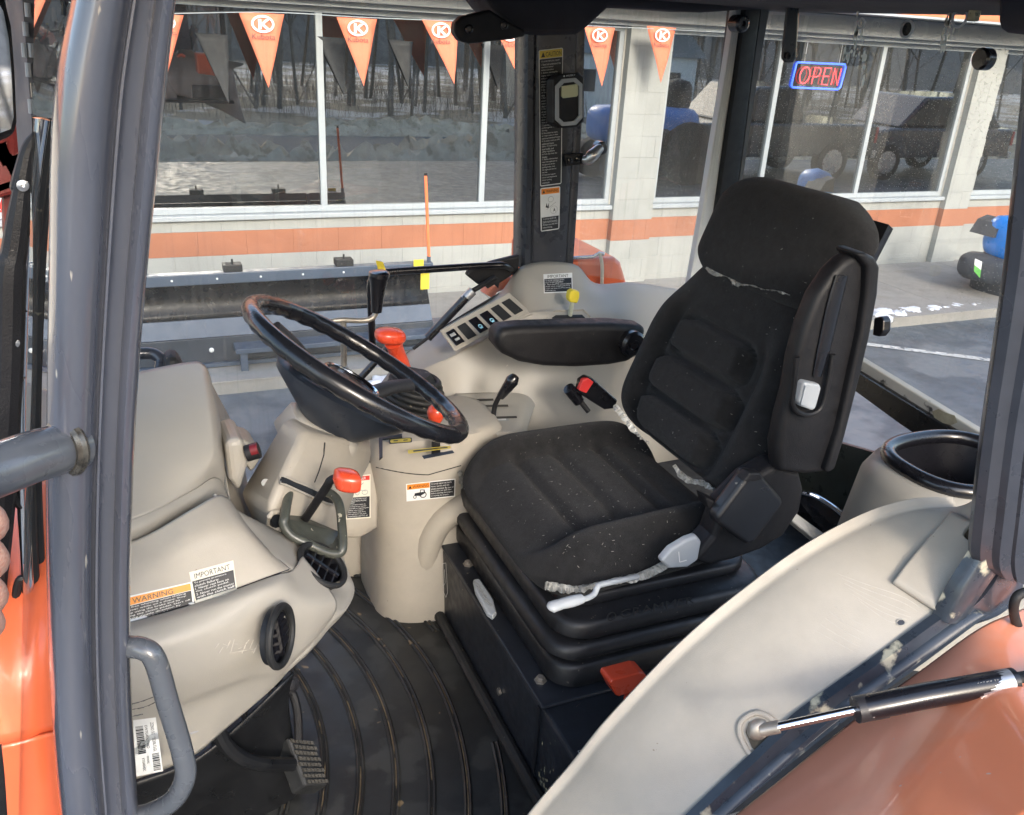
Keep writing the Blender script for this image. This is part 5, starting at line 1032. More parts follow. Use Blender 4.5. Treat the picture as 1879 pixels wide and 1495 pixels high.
pn = (pp[1] - pp[0]).cross(pp[3] - pp[0]).normalized(); pn = pn if pn.dot(-pp[0]) > 0 else -pn
tm = MB()
for i in range(8):
    for j in range(6):
        x = .1 + .8 * (j + .5 * (i % 2) * .8) / 5.4; y = .08 + .84 * i / 7; c = pp[0].lerp(pp[1], min(x, .92)).lerp(pp[3].lerp(pp[2], min(x, .92)), y); tm.obox(c + pn * .0035, (pp[1] - pp[0]) * .055, (pp[3] - pp[0]) * .035, pn * .0015)
build(tm, 'pad_studs', mat('dusty_rubber', (.055, .052, .045), .7, var=.4, vscale=40), pd, smooth=0)
# --- steering column
WC = Vector((.3107, 1.286, -.515)); TH = .5677
e1 = Vector((0, 1, 0)); e2 = Vector((math.cos(TH), 0, -math.sin(TH))); wn = Vector((math.sin(TH), 0, math.cos(TH)))
def col_sec(s, a, b, sh=0, p=3.2, n=40): return sellipse(WC - wn * s + e2 * sh, e2, e1, a, b, p, n)
hd = build(MB().loft([col_sec(.044, .085, .06, 0, 2.4), col_sec(.040, .112, .082, 0, 2.4), col_sec(.046, .121, .088, 0, 2.4), col_sec(.060, .112, .082, -.002, 2.5), col_sec(.082, .082, .066, .0, 2.6), col_sec(.100, .058, .054, .004, 2.8), col_sec(.110, .046, .046, .004, 2.8), col_sec(.114, .03, .03, .004, 2.8)]), 'column_head', mat('dark_column_plastic', (.028, .034, .046), .38, var=.1, bump=.1, bscale=800), TR, smooth=50)
CSX = [[(528, 765, 1.24), (560, 792, 1.19), (630, 800, 1.22), (682, 818, 1.30), (680, 800, 1.38), (560, 752, 1.38)],
       [(512, 790, 1.23), (545, 822, 1.16), (615, 838, 1.19), (678, 848, 1.29), (676, 830, 1.38), (540, 770, 1.38)],
       [(470, 860, 1.22), (512, 885, 1.12), (590, 905, 1.15), (652, 900, 1.27), (655, 888, 1.38), (500, 840, 1.38)],
       [(443, 905, 1.21), (490, 935, 1.10), (570, 955, 1.13), (632, 945, 1.26), (640, 935, 1.38), (480, 900, 1.38)],
       [(470, 966, 1.20), (508, 985, 1.11), (565, 990, 1.14), (615, 985, 1.26), (625, 980, 1.38), (490, 960, 1.38)],
       [(500, 1080, 1.24), (530, 1090, 1.18), (575, 1095, 1.2), (605, 1080, 1.30), (615, 1060, 1.40), (520, 1050, 1.40)]]
cs = build(MB().loft([pts(r) for r in CSX]), 'steering_column_cover', BEIGE2, TR, smooth=38, bevel=.012, seg=4)
build(MB().loft([col_sec(.104, .05, .05, 0), col_sec(.110, .060, .056, 0), col_sec(.15, .066, .062, 0)]), 'column_collar', BEIGE, TR, smooth=50)
q = onto([cs], [(596, 812), (594, 835), (585, 865), (577, 885)], .0); build(MB().tube(q, .0012, n=5), 'panel_joint', BLACKP, TR)
tp_ = [(514, 874), (525, 874), (540, 881), (560, 889), (580, 898), (598, 906), (612, 914)]; bt2 = [(514, 887), (525, 890), (540, 897), (560, 906), (580, 915), (598, 923), (611, 926)]
G = conform(cs, [tp_, [((a[0] + b[0]) / 2, (a[1] + b[1]) / 2) for a, b in zip(tp_, bt2)], bt2], .0022)
build(MB().grid(fine(G, 3)), 'lever_slot', BLACKP, TR, smooth=0); build(MB().tube(G[0] + G[2][::-1], .0022, n=6, closed=True), 'slot_rim', BEIGE, TR)
q = onto([cs], [(508 + 16 * math.cos(a), 955 + 17 * math.sin(a)) for a in [k * .524 for k in range(12)]], .0015); build(MB().add(q, [tuple(range(12))]), 'cover_hole', BLACKP, TR, smooth=0); build(MB().tube(q, .004, n=8, closed=True), 'hole_rim', BEIGE2, TR)
build(MB().lathe(onto([cs], [(487, 885)], 0)[0], (0, -1, .2), [(0, .006), (.001, .006), (.001, 0)], 14), 'screw_hole', GREYP, TR)
# --- tilt pedal (bent rod with plate), shuttle lever
tp = build(MB().tube(pts([(536, 882, 1.17), (530, 905, 1.13), (523, 945, 1.09), (521, 962, 1.08), (535, 982, 1.07), (570, 1000, 1.06), (600, 1014, 1.055), (622, 1015, 1.055), (629, 1002, 1.06), (627, 960, 1.09), (622, 925, 1.12), (610, 908, 1.14), (590, 900, 1.16)]), .0068, n=14, smooth=6), 'tilt_pedal', mat('dirty_olive_steel', (.06, .065, .055), .4, var=.4, vscale=30, coat=.2, specks=(.4, .38, .3), speck_scale=80, speck_thr=.68), TR)
build(MB().prism(pts([(524, 950, 1.10), (540, 940, 1.13), (624, 975, 1.11), (628, 1008, 1.06), (602, 1014, 1.055), (540, 985, 1.07)]), (0, 0, -.004)), 'pedal_plate', bpy.data.materials['dirty_olive_steel'], tp, smooth=0, bevel=.0015)
pl_ = build(MB().tube(pts([(556, 958, 1.12), (580, 922, 1.09), (600, 892, 1.07), (606, 882, 1.062), (618, 877, 1.055), (632, 878, 1.045)]), .0062, n=14, smooth=5), 'parking_lever', BLK, TR)
secs = []; c0 = A(637, 881, Y=1.04)
for i in range(11):
    t = -1 + .2 * i; r = max(.05, (1 - abs(t) ** 3) ** (1 / 3)); secs.append(sellipse(c0 + Vector((.0185 * t, -.004 * t, -.003 * t)), Vector((0, 1, .0)), Vector((.1, 0, 1)).normalized(), .019 * r, .0145 * r, 3, 26))
build(MB().loft(secs), 'lever_knob', REDKN, pl_, smooth=60)
# tall gear lever (bent steel, black grip) behind the wheel
gl = build(MB().tube(pts([(628, 760, 1.62), (630, 690, 1.62), (631, 660, 1.62), (630, 590, 1.62)]), .0062, n=12, smooth=4), 'gear_lever', STEEL, TR)
build(MB().tube(pts([(600, 592, 1.62), (625, 587, 1.62), (665, 588, 1.62), (683, 583, 1.62), (691, 570, 1.62), (692, 560, 1.62)]), .0056, n=12, smooth=6), 'lever_crank', STEEL, gl)
build(MB().tube(pts([(691, 572, 1.62), (692, 548, 1.62), (694, 520, 1.62), (695, 508, 1.62), (696, 500, 1.62), (696, 497, 1.62)]), [.0105, .0125, .0165, .02, .02, .012], n=22, smooth=4), 'lever_grip', BLKG, gl)
build(MB().tube(pts([(629, 712, 1.615), (629, 672, 1.615)]), [.0135, .0125], n=16), 'lever_sleeve', GREYP, gl)
build(MB().tube(pts([(640, 790, 1.62), (629, 712, 1.615)]), [.02, .014], n=16), 'lever_gaiter', RUB, gl)
# grey tube loop beyond the dash
build(MB().tube(pts([(235, 650, 1.75), (275, 648, 1.75), (292, 656, 1.74), (296, 668, 1.73), (288, 700, 1.7)]), .012, n=12, smooth=5), 'front_guard_loop', CHAR, TR)
build(MB().prism(pts([(302, 655, 1.7), (325, 652, 1.7), (345, 690, 1.68), (300, 690, 1.68)]), (0, .05, 0)), 'front_lamp_back', RUB, TR, smooth=0, bevel=.01)
# --- steering wheel
SWM = mat('glossy_wheel_black', (.011, .012, .016), .26, var=.08, coat=.35, rvar=.05)
mb = MB(); N = 144; path = []; 
vs = []; n_ = 18
for i in range(N):
    a = 2 * math.pi * i / N; rd = e1 * math.cos(a) + e2 * math.sin(a); c = WC + rd * .19
    for k in range(n_):
        b = 2 * math.pi * k / n_; inner = max(0, -math.cos(b)) ; under = max(0, -math.sin(b))
        r = .0144 + (.0010 * math.sin(a * 34) * (inner * .5 + under)); vs.append(c + (rd * math.cos(b) + wn * math.sin(b)) * r)
mb.add(vs, [(i * n_ + k, i * n_ + (k + 1) % n_, ((i + 1) % N) * n_ + (k + 1) % n_, ((i + 1) % N) * n_ + k) for i in range(N) for k in range(n_)])
sw = build(mb, 'steering_wheel', SWM, TR, smooth=60)
hub = WC - wn * .036
def WP(u, v, off=0):    # point of the wheel plane (moved along its axis)
    r = ray(u, v); t = (WC + wn * off).dot(wn) / r.dot(wn); return r * t
spk = mat('spoke_leather', (.02, .021, .024), .5, bump=.6, bscale=500)
for (u, v) in ((752, 706), (505, 600)):
    p = WP(u, v); build(MB().tube([p, p.lerp(hub, .3) - wn * .004, p.lerp(hub, .65) - wn * .018, hub - wn * .006], [.014, .0145, .017, .022], n=16, smooth=5, flat=.7, up=wn), 'spoke', spk, sw)
p = WC + e1 * .0 - e2 * 0; 
p = WC - e1 * .1 - e2 * .16; p = WC + (p - WC).normalized() * .19
build(MB().lathe(hub - wn * .012, wn, [(0, .055), (.012, .056), (.02, .05), (.024, .04), (.024, 0)], 40), 'hub', SWM, sw)
build(MB().tube(torus_pts(hub + wn * .012, wn, .048, 48), .0035, n=10, closed=True), 'hub_ring', CHROME, sw)
# ================================================================== floor mat (lies in the cab)
mt = MB(); Nn = 40; 
mo = [(.53, 1.60), (.528, .72), (-.3, .72), (-.3, 1.82), (.36, 1.82), (.42, 1.74)]
FM = thing('floor_mat', (.1, 1.27, FZ), 'worn black rubber floor mat with dirt-filled curved ribs', 'floor mat')
build(MB().prism([(x, y, FZ - .01) for x, y in mo], (0, 0, .012)), 'mat_sheet', MATR, FM, smooth=0)
for k in range(15):
    r = .30 + .0605 * k; cxm = -.385; yr = min(r, .56)
    a1 = math.asin(min(1, .53 / r)); arc = []
    for i in range(41):
        a = -a1 + 2 * a1 * i / 40; x = cxm + r * math.cos(a); y = 1.27 + r * math.sin(a)
        if x < .505 and .75 < y < 1.79: arc.append(Vector((x, y, FZ + .003)))
    if len(arc) < 4: continue
    # the arc may leave the mat at the box: keep the longest run
    runs = [[arc[0]]]
    for p in arc[1:]:
        (runs[-1].append(p) if (p - runs[-1][-1]).length < .08 else runs.append([p]))
    for rn in runs:
        if len(rn) < 3: continue
        def off(q, d): c = Vector((cxm, 1.27, FZ + .003)); return c + (q - c).normalized() * ((q - c).length + d)
        build(MB().tube([off(q, -.0042) for q in rn], .0034, n=6).tube([off(q, .0042) for q in rn], .0034, n=6), 'rib', MATR, FM, smooth=60)
        build(MB().tube([q - Vector((0, 0, .0015)) for q in rn], .0022, n=5), 'groove_dirt', DIRT, FM, smooth=60)
build(MB().lathe(A(745, 1110, Z=FZ + .002), (0, 0, 1), [(0, .035), (.006, .034), (.006, .028), (.001, .026), (.001, 0)], 28), 'eyelet', MATR, FM)
build(MB().tube([(.522, .74, FZ + .012), (.524, 1.57, FZ + .012)], .012, n=10), 'raised_edge', RUB, FM)
# ================================================================== seat box
bx = build(MB().box((.535, .70, FZ - .01), (1.05, 1.60, -1.03)), 'seat_box', BOXM, TR, smooth=0, bevel=.008, seg=3)
build(MB().box((.532, .985, -1.029), (1.05, 1.603, -1.022)), 'box_lid', BOXM, bx, smooth=0, bevel=.003)
build(MB().box((.531, .99, -1.19), (.534, 1.0, -1.03)), 'box_seam', BLACKP, bx, smooth=0)
for u, v in ((817, 985), (849, 1036), (980, 1250)):
    p = A(u, v, Z=-1.02); build(MB().lathe(p + Vector((.012, 0, 0)), (0, 0, 1), [(-.003, .011), (.0, .011), (.001, .0075), (.006, .0075), (.007, .006), (.007, 0)], 6), 'bolt', STEEL, bx, smooth=20)
p = A(918, 1268, X=.534); build(MB().lathe(p, (-1, 0, 0), [(0, .007), (.005, .007), (.006, 0)], 6), 'bolt', STEEL, bx, smooth=20)
q = [A(812, 1032, X=.5335), A(820, 1030, X=.5335), A(824, 1098, X=.5335), A(815, 1098, X=.5335)]
d = Decal(q, w=10, h=60); d.line((1, 2), (9, 2), 1, WHITE); d.line((1, 2), (1, 50), 1, WHITE); d.line((9, 2), (9, 50), 1, WHITE); d.line((1, 50), (5, 58), 1, WHITE); d.line((9, 50), (5, 58), 1, WHITE); d.line((5, 12), (5, 34), 1, WHITE); d.line((5, 34), (2, 38), 1, WHITE); d.build('box_symbol', TR)
q = [A(u, v, Z=-1.0295) for u, v in ((1060, 1378), (1102, 1368), (1112, 1392), (1070, 1402))]
d = Decal(q, out=(0, 0, 1), w=40, h=26); d.rect(0, 0, 40, 26, WHITE); d.rect(1, 1, 39, 25, BLACKP, 1); d.line((6, 6), (14, 6), 1, WHITE); d.line((10, 6), (10, 14), 1, WHITE); d.line((4, 14), (18, 14), 1, WHITE); d.text('H', 24, 5, 30, 12, WHITE); d.text('L', 24, 14, 30, 21, WHITE); d.build('gear_symbol_plate', TR)
# rust chips on the front face near the floor
ch = MB()
for i in range(420):
    t = random.random() ** .6; y = .99 - .27 * t; z = FZ + .02 + abs(random.gauss(0, .05)) * (.5 + t * .6)
    if z > -1.05: continue
    s_ = random.uniform(.0007, .0022); l = random.uniform(1, 4)
    ch.add([(.5343, y - s_, z - s_ * l * .5), (.5343, y + s_, z - s_ * l * .3), (.5343, y + s_ * .8, z + s_ * l), (.5343, y - s_ * .6, z + s_ * l * .7)], [(0, 1, 2, 3)])
build(ch, 'paint_chips', mat('chip_sand', (.4, .37, .25), .9, var=.3), bx, smooth=0, kind='stuff')
# red T lever by the fender
rl = build(MB().tube([A(1152, 1305, Y=.93), A(1157, 1282, Y=.925)], .006, n=10), 'red_lever', BLK, TR)
build(MB().tube([A(1155, 1290, Y=.925), A(1158, 1275, Y=.925)], .011, n=14), 'lever_collar', REDKN, rl)
build(MB().prism([A(u, v, Y=.90) for u, v in ((1119, 1255), (1122, 1248), (1174, 1234), (1183, 1235), (1194, 1250), (1193, 1260), (1136, 1279), (1131, 1277))], (0, .035, -.002)), 'lever_handle', REDKN, rl, smooth=0, bevel=.005, seg=3)
# bits of straw and grit on the box and floor
st_ = MB()
for i in range(260):
    if random.random() < .5: x, y, z = random.uniform(.98, 1.35), random.uniform(.88, 1.05), -1.014
    else: x, y, z = random.uniform(.56, 1.0), random.uniform(.8, 1.02), -1.026
    if not (x > .95 or random.random() < .25): continue
    a = random.uniform(0, 3.14); l = random.uniform(.003, .012); c, s_ = math.cos(a) * l, math.sin(a) * l
    st_.add([(x - c, y - s_, z), (x + c, y + s_, z + .001), (x + c + .001, y + s_ + .001, z), (x - c + .001, y - s_ + .001, z)], [(0, 1, 2, 3)])
build(st_, 'straw_litter', mat('straw', (.28, .2, .12), .9, var=.4), smooth=0, kind='stuff', label='scattered straw and grit on the dark box beside the seat', cat='litter')
# ================================================================== the seat
SE = thing('operator_seat', (.8, 1.27, -1.02), 'black fabric suspension seat with torn seams and armrests, facing the steering wheel', 'seat')
def rrect(x0, x1, y0, y1, z, r, n=8):
    out = []
    for cx, cy, a0 in ((x1 - r, y0 + r, -90), (x1 - r, y1 - r, 0), (x0 + r, y1 - r, 90), (x0 + r, y0 + r, 180)):
        for k in range(n): a = math.radians(a0 + 90 * k / (n - 1)); out.append(Vector((cx + r * math.cos(a), cy + r * math.sin(a), z)))
    return out
SB = mat('suspension_black', (.014, .0145, .017), .45, var=.25, vscale=20, bump=.15, bscale=600, specks=(.14, .12, .1), speck_scale=100, speck_thr=.72)
def slab(x0, x1, y0, y1, z0, z1, r, e, name, m=SB):
    return build(MB().loft([rrect(x0 + e, x1 - e, y0 + e, y1 - e, z0, r), rrect(x0, x1, y0, y1, z0 + e, r), rrect(x0, x1, y0, y1, z1 - e, r), rrect(x0 + e * .4, x1 - e * .4, y0 + e * .4, y1 - e * .4, z1 - e * .3, r), rrect(x0 + e, x1 - e, y0 + e, y1 - e, z1, r)]), name, m, SE, smooth=50)
slab(.565, 1.0, 1.00, 1.54, -1.022, -.972, .05, .008, 'suspension_base')
slab(.572, .99, 1.012, 1.53, -.972, -.965, .05, .002, 'bellows_fold', RUB)
slab(.555, 1.0, .998, 1.545, -.966, -.930, .06, .012, 'suspension_bellows')
slab(.59, .985, 1.015, 1.52, -.931, -.924, .05, .003, 'bellows_fold', RUB)
sc = slab(.567, .985, .998, 1.535, -.925, -.885, .06, .010, 'suspension_cover')
slab(.585, .97, 1.04, 1.50, -.886, -.862, .05, .006, 'seat_pan')
q = [A(1112, 1122, Y=.9965), A(1275, 1090, Y=.9965), A(1275, 1108, Y=.9965), A(1112, 1142, Y=.9965)]
d = Decal(q, w=160, h=20); d.text('GRAMMER', 24, 2, 158, 17, RUB, 1); d.ring(9, 10, 7, 7, 2, RUB, 1); d.build('embossed_name', SE)
# seat slide handle at the box edge
q = [A(u, v, Z=-.995) for u, v in ((868, 1062), (880, 1060), (905, 1098), (911, 1122), (904, 1130), (893, 1122), (872, 1082))]
hg = build(MB().prism(q, (0, 0, -.012)), 'slide_handle', LGREY, SE, smooth=0, bevel=.004, seg=3)
for i in range(5): build(MB().obox(A(876 + i * 5, 1072 + i * 8.5, Z=-.992), (.003, -.010, 0), (.0015, .0008, 0), (0, 0, .001)), 'grip_ridge', GREYP, hg, smooth=0)
def pad(o, aw, al, an, L_, W, T, relief, name, m, nu=56, nw=64, p=4.0, q=7.0, cr_=9.0, back=.5, prot=.0):
    """upholstered cushion: W(t) half width, T thickness, relief(s, t) extra height; aw across, al along, an out"""
    aw, al, an = map(lambda x: Vector(x).normalized(), (aw, al, an)); o = Vector(o)
    ss = [math.copysign(1 - (1 - abs(x)) ** 1.7, x) for x in np.linspace(-1, 1, nu)]; ts = [.5 + .5 * math.copysign(1 - (1 - abs(x)) ** 1.6, x) for x in np.linspace(-1, 1, nw)]
    def P3(s, t, side):
        e = max(0, 1 - abs(s) ** p) ** .5 * max(0, 1 - abs(2 * t - 1) ** q) ** .5
        wd = W(t) * max(.0, 1 - abs(2 * t - 1) ** cr_ * .35)
        h = (T * e + relief(s, t) * e) if side > 0 else -T * back * e
        return o + aw * (s * wd) + al * (t * L_) + an * h
    mb = MB(); mb.grid([[P3(s, t, 1) for s in ss] for t in ts]); mb.grid([[P3(s, t, -1) for s in ss] for t in ts])
    ob = build(mb, name, m, SE, smooth=0)
    bm = bmesh.new(); bm.from_mesh(ob.data); bmesh.ops.remove_doubles(bm, verts=bm.verts, dist=.0004); bmesh.ops.recalc_face_normals(bm, faces=bm.faces); bm.to_mesh(ob.data); bm.free(); ob.data.shade_smooth(); return ob
def ss_(x, a, b): t = min(1, max(0, (x - a) / (b - a))); return t * t * (3 - 2 * t)
def bump_(x, c, w_): return math.exp(-((x - c) / w_) ** 2)
# cushion
def cW(t): return .222 + .018 * t
def cR(s, t):   # t: 0 at the back, 1 at the front
    b = ss_(abs(s), .55, .84) * (.058 - .026 * ss_(t, .70, 1))
    mid = (1 - ss_(abs(s), .60, .72))
    g_ = -.015 * sum(bump_(t, c, .022) for c in (.30, .52, .73)) * mid
    step = -.010 * (1 - ss_(t, .18, .26)) * mid
    return b + g_ + step - .014 * bump_(abs(s), .64, .04) * (1 - ss_(t, .84, .95)) - .028 * ss_(t, .80, 1.0)
cush = pad((.965, 1.275, -.838), (0, 1, 0), (-1, 0, -.03), (-.03, 0, 1), .415, cW, .050, cR, 'seat_cushion', FAB, p=5, q=6, cr_=8, back=.9)
# backrest
bo_ = Vector((.945, 1.275, -.765)); al = Vector((.36, 0, .933)).normalized(); an = Vector((-.933, 0, .36)).normalized()
def bW(t): return .235 - .004 * ss_(t, 0, .4) - .062 * ss_(t, .5, 1.0)
def bR(s, t):
    b = ss_(abs(s), .55, .8) * .024 * (1 - ss_(t, .62, .85))
    r = 0
    for c, hw, wd in ((.13, .085, .50), (.345, .085, .52), (.56, .085, .46)):
        dx = max(0, abs(s) - (wd - .14)) / .14; dy = max(0, abs(t - c) - (hw - .045)) / .045; dd = math.hypot(dx, dy)
        r += .022 * (1 - ss_(dd, .8, 1.15)) - .017 * bump_(dd, 1.25, .22)
    return b + r - .010 * bump_(abs(s), .60, .05) * (1 - ss_(t, .62, .72))
back = pad(bo_, (0, 1, 0), al, an, .40, bW, .045, bR, 'backrest_cushion', FAB, p=5, q=9, cr_=8, nw=90, nu=70)
# headrest
head = pad(bo_ + al * .335 - an * .004, (0, 1, 0), al, an, .225, lambda t: .180 + .024 * ss_(t, .0, .25) - .020 * ss_(t, .7, 1.0), .056, lambda s, t: .004 * (1 - s * s), 'headrest', FAB, p=7, q=6, cr_=5)
# hard shell behind
build(MB().loft([[bo_ + al * t - an * d + Vector((0, s * w_, 0)) for s, d in ((-1, .02), (-.9, .055), (0, .07), (.9, .055), (1, .02))] for t, w_ in ((.0, .2), (.15, .215), (.3, .2), (.4, .19), (.54, .19))]), 'back_shell', BLK, SE, smooth=50)
# torn plastic wrap along the seams
def shred(path, wd, name, n=60, dirn=(0, 0, 1), m=PLAS):
    P, _ = crpath([Vector(p) for p in path], [0] * len(path), max(3, 2 * n // len(path))); mb = MB(); rows = [[], [], []]
    lw = .7
    for i, p in enumerate(P):
        lw = min(1.5, max(.15, lw + random.uniform(-.35, .35))); t_ = (P[min(i + 1, len(P) - 1)] - P[max(i - 1, 0)]).normalized(); s_ = t_.cross(-p.normalized()).normalized(); u_ = -p.normalized()
        w0 = wd * lw
        rows[0].append(p - s_ * w0 * .4 + u_ * random.uniform(-.001, .003)); rows[1].append(p + u_ * random.uniform(.001, .007)); rows[2].append(p + s_ * w0 + u_ * random.uniform(-.002, .005))
    return build(mb.grid(rows), name, m, SE, smooth=0)
shred(onto([back, head], [(1296, 490), (1312, 500), (1335, 508), (1355, 520), (1380, 523), (1400, 530), (1425, 533), (1450, 541)], .004), .0042, 'torn_wrap')
shred(onto([back, cush], [(1128, 742), (1142, 758), (1155, 775), (1168, 792), (1180, 805), (1192, 812)], .006), .004, 'torn_wrap', 30)
shred(onto([back, cush], [(1238, 852), (1250, 868), (1268, 880), (1290, 884), (1310, 896), (1330, 904), (1350, 908)], .006), .006, 'torn_wrap', 34)
shred(pts([(1000, 1070, 1.05), (1015, 1073, 1.045), (1060, 1078, 1.04), (1120, 1065, 1.035), (1180, 1052, 1.03), (1240, 1020, 1.03), (1290, 985, 1.03), (1330, 955, 1.04)]), .0072, 'torn_wrap', 70)
shred(pts([(1345, 905, 1.08), (1380, 885, 1.06), (1410, 858, 1.04), (1422, 832, 1.03)]), .007, 'torn_wrap', 30)
shred(pts([(846, 862, 1.5), (850, 885, 1.5), (860, 900, 1.5)]), .008, 'torn_wrap', 14)
for pp_ in (((1018, 1068), (1042, 1072), (1032, 1080)), ((846, 868), (862, 886), (850, 892))):
    y = 1.06 if pp_[0][0] > 900 else 1.5; build(MB().add([A(u, v, Y=y) for u, v in pp_], [(0, 1, 2)]), 'wrap_flap', PLAS, SE, smooth=0, solid=.001)
# lint and straw bits on the fabric
lint = MB()
trees = [BVHTree.FromPolygons([v.co.copy() for v in o.data.vertices], [tuple(p.vertices) for p in o.data.polygons]) for o in (cush, back, head)]
for i in range(520):
    u, v = random.uniform(860, 1500), random.uniform(380, 1070)
    if random.random() < .45: u, v = random.gauss(1080, 110), random.gauss(900, 60)
    best = None
    for t in trees:
        h = t.ray_cast(Vector((0, 0, 0)), ray(u, v))
        if h[0] is not None and (best is None or h[3] < best[3]): best = h
    if best is None: continue
    c, n = best[0], best[1]; n = n if n.dot(-c) > 0 else -n; a = n.cross(Vector((random.uniform(-1, 1), random.uniform(-1, 1), random.uniform(-1, 1)))).normalized(); b = n.cross(a); l = random.choice((.0006, .0007, .001, .0022)); w_ = .00028
    lint.add([c + n * .0008 + a * l - b * w_, c + n * .0012 + a * l + b * w_, c + n * .0008 - a * l + b * w_, c + n * .0006 - a * l - b * w_], [(0, 1, 2, 3)])
build(lint, 'lint', mat('pale_lint', (.4, .38, .35), .9), SE, smooth=0, kind='stuff')
# far armrest
am = BLK
def arm(P_, name, th, y0): return P_
ax0 = [(912, 612), (925, 604), (960, 600), (1040, 597), (1130, 595), (1190, 600), (1178, 640), (1160, 665), (1120, 672), (1060, 676), (1000, 674), (955, 666), (925, 652), (912, 636)]
P_ = [A(u, v, Y=1.575) for u, v in ax0]
ra = build(MB().prism(P_, (0, .062, 0)), 'right_armrest', BLK, SE, smooth=0, bevel=.016, seg=5); ra.data.shade_smooth()
build(MB().lathe(A(1163, 632, Y=1.56), (0, -1, 0), [(-.02, .03), (0, .03), (.006, .024), (.006, .012), (.002, .01), (.002, 0)], 26), 'armrest_pivot', BLKG, ra)
# near armrest, folded up along the back
P_ = [A(u, v, Y=.985) for u, v in ((1430, 868), (1428, 820), (1438, 770), (1452, 720), (1462, 660), (1478, 600), (1500, 545), (1530, 500), (1552, 478), (1570, 468), (1585, 466), (1596, 480), (1592, 540), (1578, 620), (1560, 700), (1545, 780), (1520, 868), (1480, 872))]
la_ = build(MB().prism(P_, (0, .036, 0)), 'left_armrest', BLK, SE, smooth=0, bevel=.012, seg=5); la_.data.shade_smooth()
P2 = [A(u, v, Y=.972) for u, v in ((1574, 466), (1590, 464), (1606, 472), (1616, 490), (1612, 540), (1597, 620), (1575, 710), (1552, 800), (1533, 862), (1518, 870), (1516, 862), (1540, 790), (1560, 700), (1580, 610), (1590, 540), (1592, 490))]
q_ = build(MB().prism(P2, (0, .055, 0)), 'armrest_shell', BLK, la_, smooth=0, bevel=.007, seg=4); q_.data.shade_smooth()
build(MB().tube(pts([(1545, 505, .982), (1530, 560, .982), (1512, 640, .982), (1500, 690, .982)]), [.012, .014, .013, .009], n=16, smooth=5, flat=.35, up=(0, 1, 0)), 'armrest_channel', BLKG, la_)
build(MB().tube(pts([(1462, 655, .978), (1458, 700, .977), (1454, 740, .977), (1466, 757, .977), (1488, 760, .977), (1508, 745, .977), (1520, 700, .977), (1528, 650, .978)]), .0045, n=10, smooth=5), 'recess_lip', BLK, la_)
P_ = [A(u, v, Y=.972) for u, v in ((1474, 706), (1477, 700), (1505, 706), (1508, 712), (1498, 748), (1492, 754), (1470, 746), (1466, 738))]
build(MB().prism(P_, (0, .02, 0)), 'armrest_dial', LGREY, la_, smooth=0, bevel=.004, seg=2); build(MB().prism([A(u, v, Y=.969) for u, v in ((1478, 708), (1486, 710), (1477, 745), (1470, 742))], (0, .002, 0)), 'dial_facet', LGREY, la_, smooth=0)
# recliner bracket
P_ = [A(u, v, Y=1.0) for u, v in ((1430, 850), (1470, 868), (1478, 900), (1470, 940), (1440, 985), (1400, 1010), (1345, 1030), (1300, 1040), (1270, 1030), (1310, 985), (1330, 930), (1380, 880))]
rb_ = build(MB().prism(P_, (0, .05, 0)), 'recliner_bracket', BLK, SE, smooth=0, bevel=.012, seg=4)
P_ = [A(u, v, Y=.975) for u, v in ((1372, 868), (1400, 872), (1436, 915), (1440, 925), (1385, 998), (1370, 1000), (1318, 962), (1315, 950), (1368, 880))]
build(MB().prism(P_, (0, .03, 0)), 'belt_retractor', mat('satin_dark_plastic', (.014, .015, .018), .35, var=.2, specks=(.2, .19, .17), speck_scale=120, speck_thr=.73), rb_, smooth=0, bevel=.01, seg=4)
build(MB().prism([A(u, v, Y=.968) for u, v in ((1376, 868), (1396, 868), (1402, 880), (1384, 884), (1364, 884))], (0, .02, 0)), 'retractor_tab', BLK, rb_, smooth=0, bevel=.003)
build(MB().prism([A(u, v, Y=1.0) for u, v in ((1295, 912), (1316, 922), (1322, 936), (1300, 934))], (0, .03, 0)), 'bracket_clip', BLK, rb_, smooth=0, bevel=.003)
# grey recline handle marked L, pale front handle
P_ = [A(u, v, Y=.985) for u, v in ((1213, 1030), (1232, 1008), (1262, 990), (1280, 984), (1288, 994), (1282, 1028), (1262, 1042), (1228, 1044))]
gh = build(MB().prism(P_, (0, .016, 0)), 'recline_handle', LGREY, SE, smooth=0, bevel=.005, seg=3)
d = Decal([A(1240, 1010, Y=.9845), A(1262, 1004, Y=.9845), A(1264, 1028, Y=.9845), A(1242, 1034, Y=.9845)], w=10, h=10); d.line((2, 1), (2, 9), .8, WHITE); d.line((2, 9), (8, 9), .8, WHITE); d.build('handle_mark', gh)
fh = build(MB().tube(pts([(1170, 1058, 1.02), (1105, 1072, 1.0), (1096, 1078, .995), (1090, 1090, .99), (1076, 1098, .985), (1060, 1100, .982)]), .0048, n=12, smooth=6), 'height_handle', LGREY, SE)
build(MB().tube(pts([(1068, 1098, .982), (1050, 1103, .98), (1030, 1108, .978), (1012, 1114, .976), (1008, 1117, .976)]), [.0085, .0105, .0095, .0105, .005], n=16, smooth=5, flat=.8), 'handle_grip', LGREY, fh)
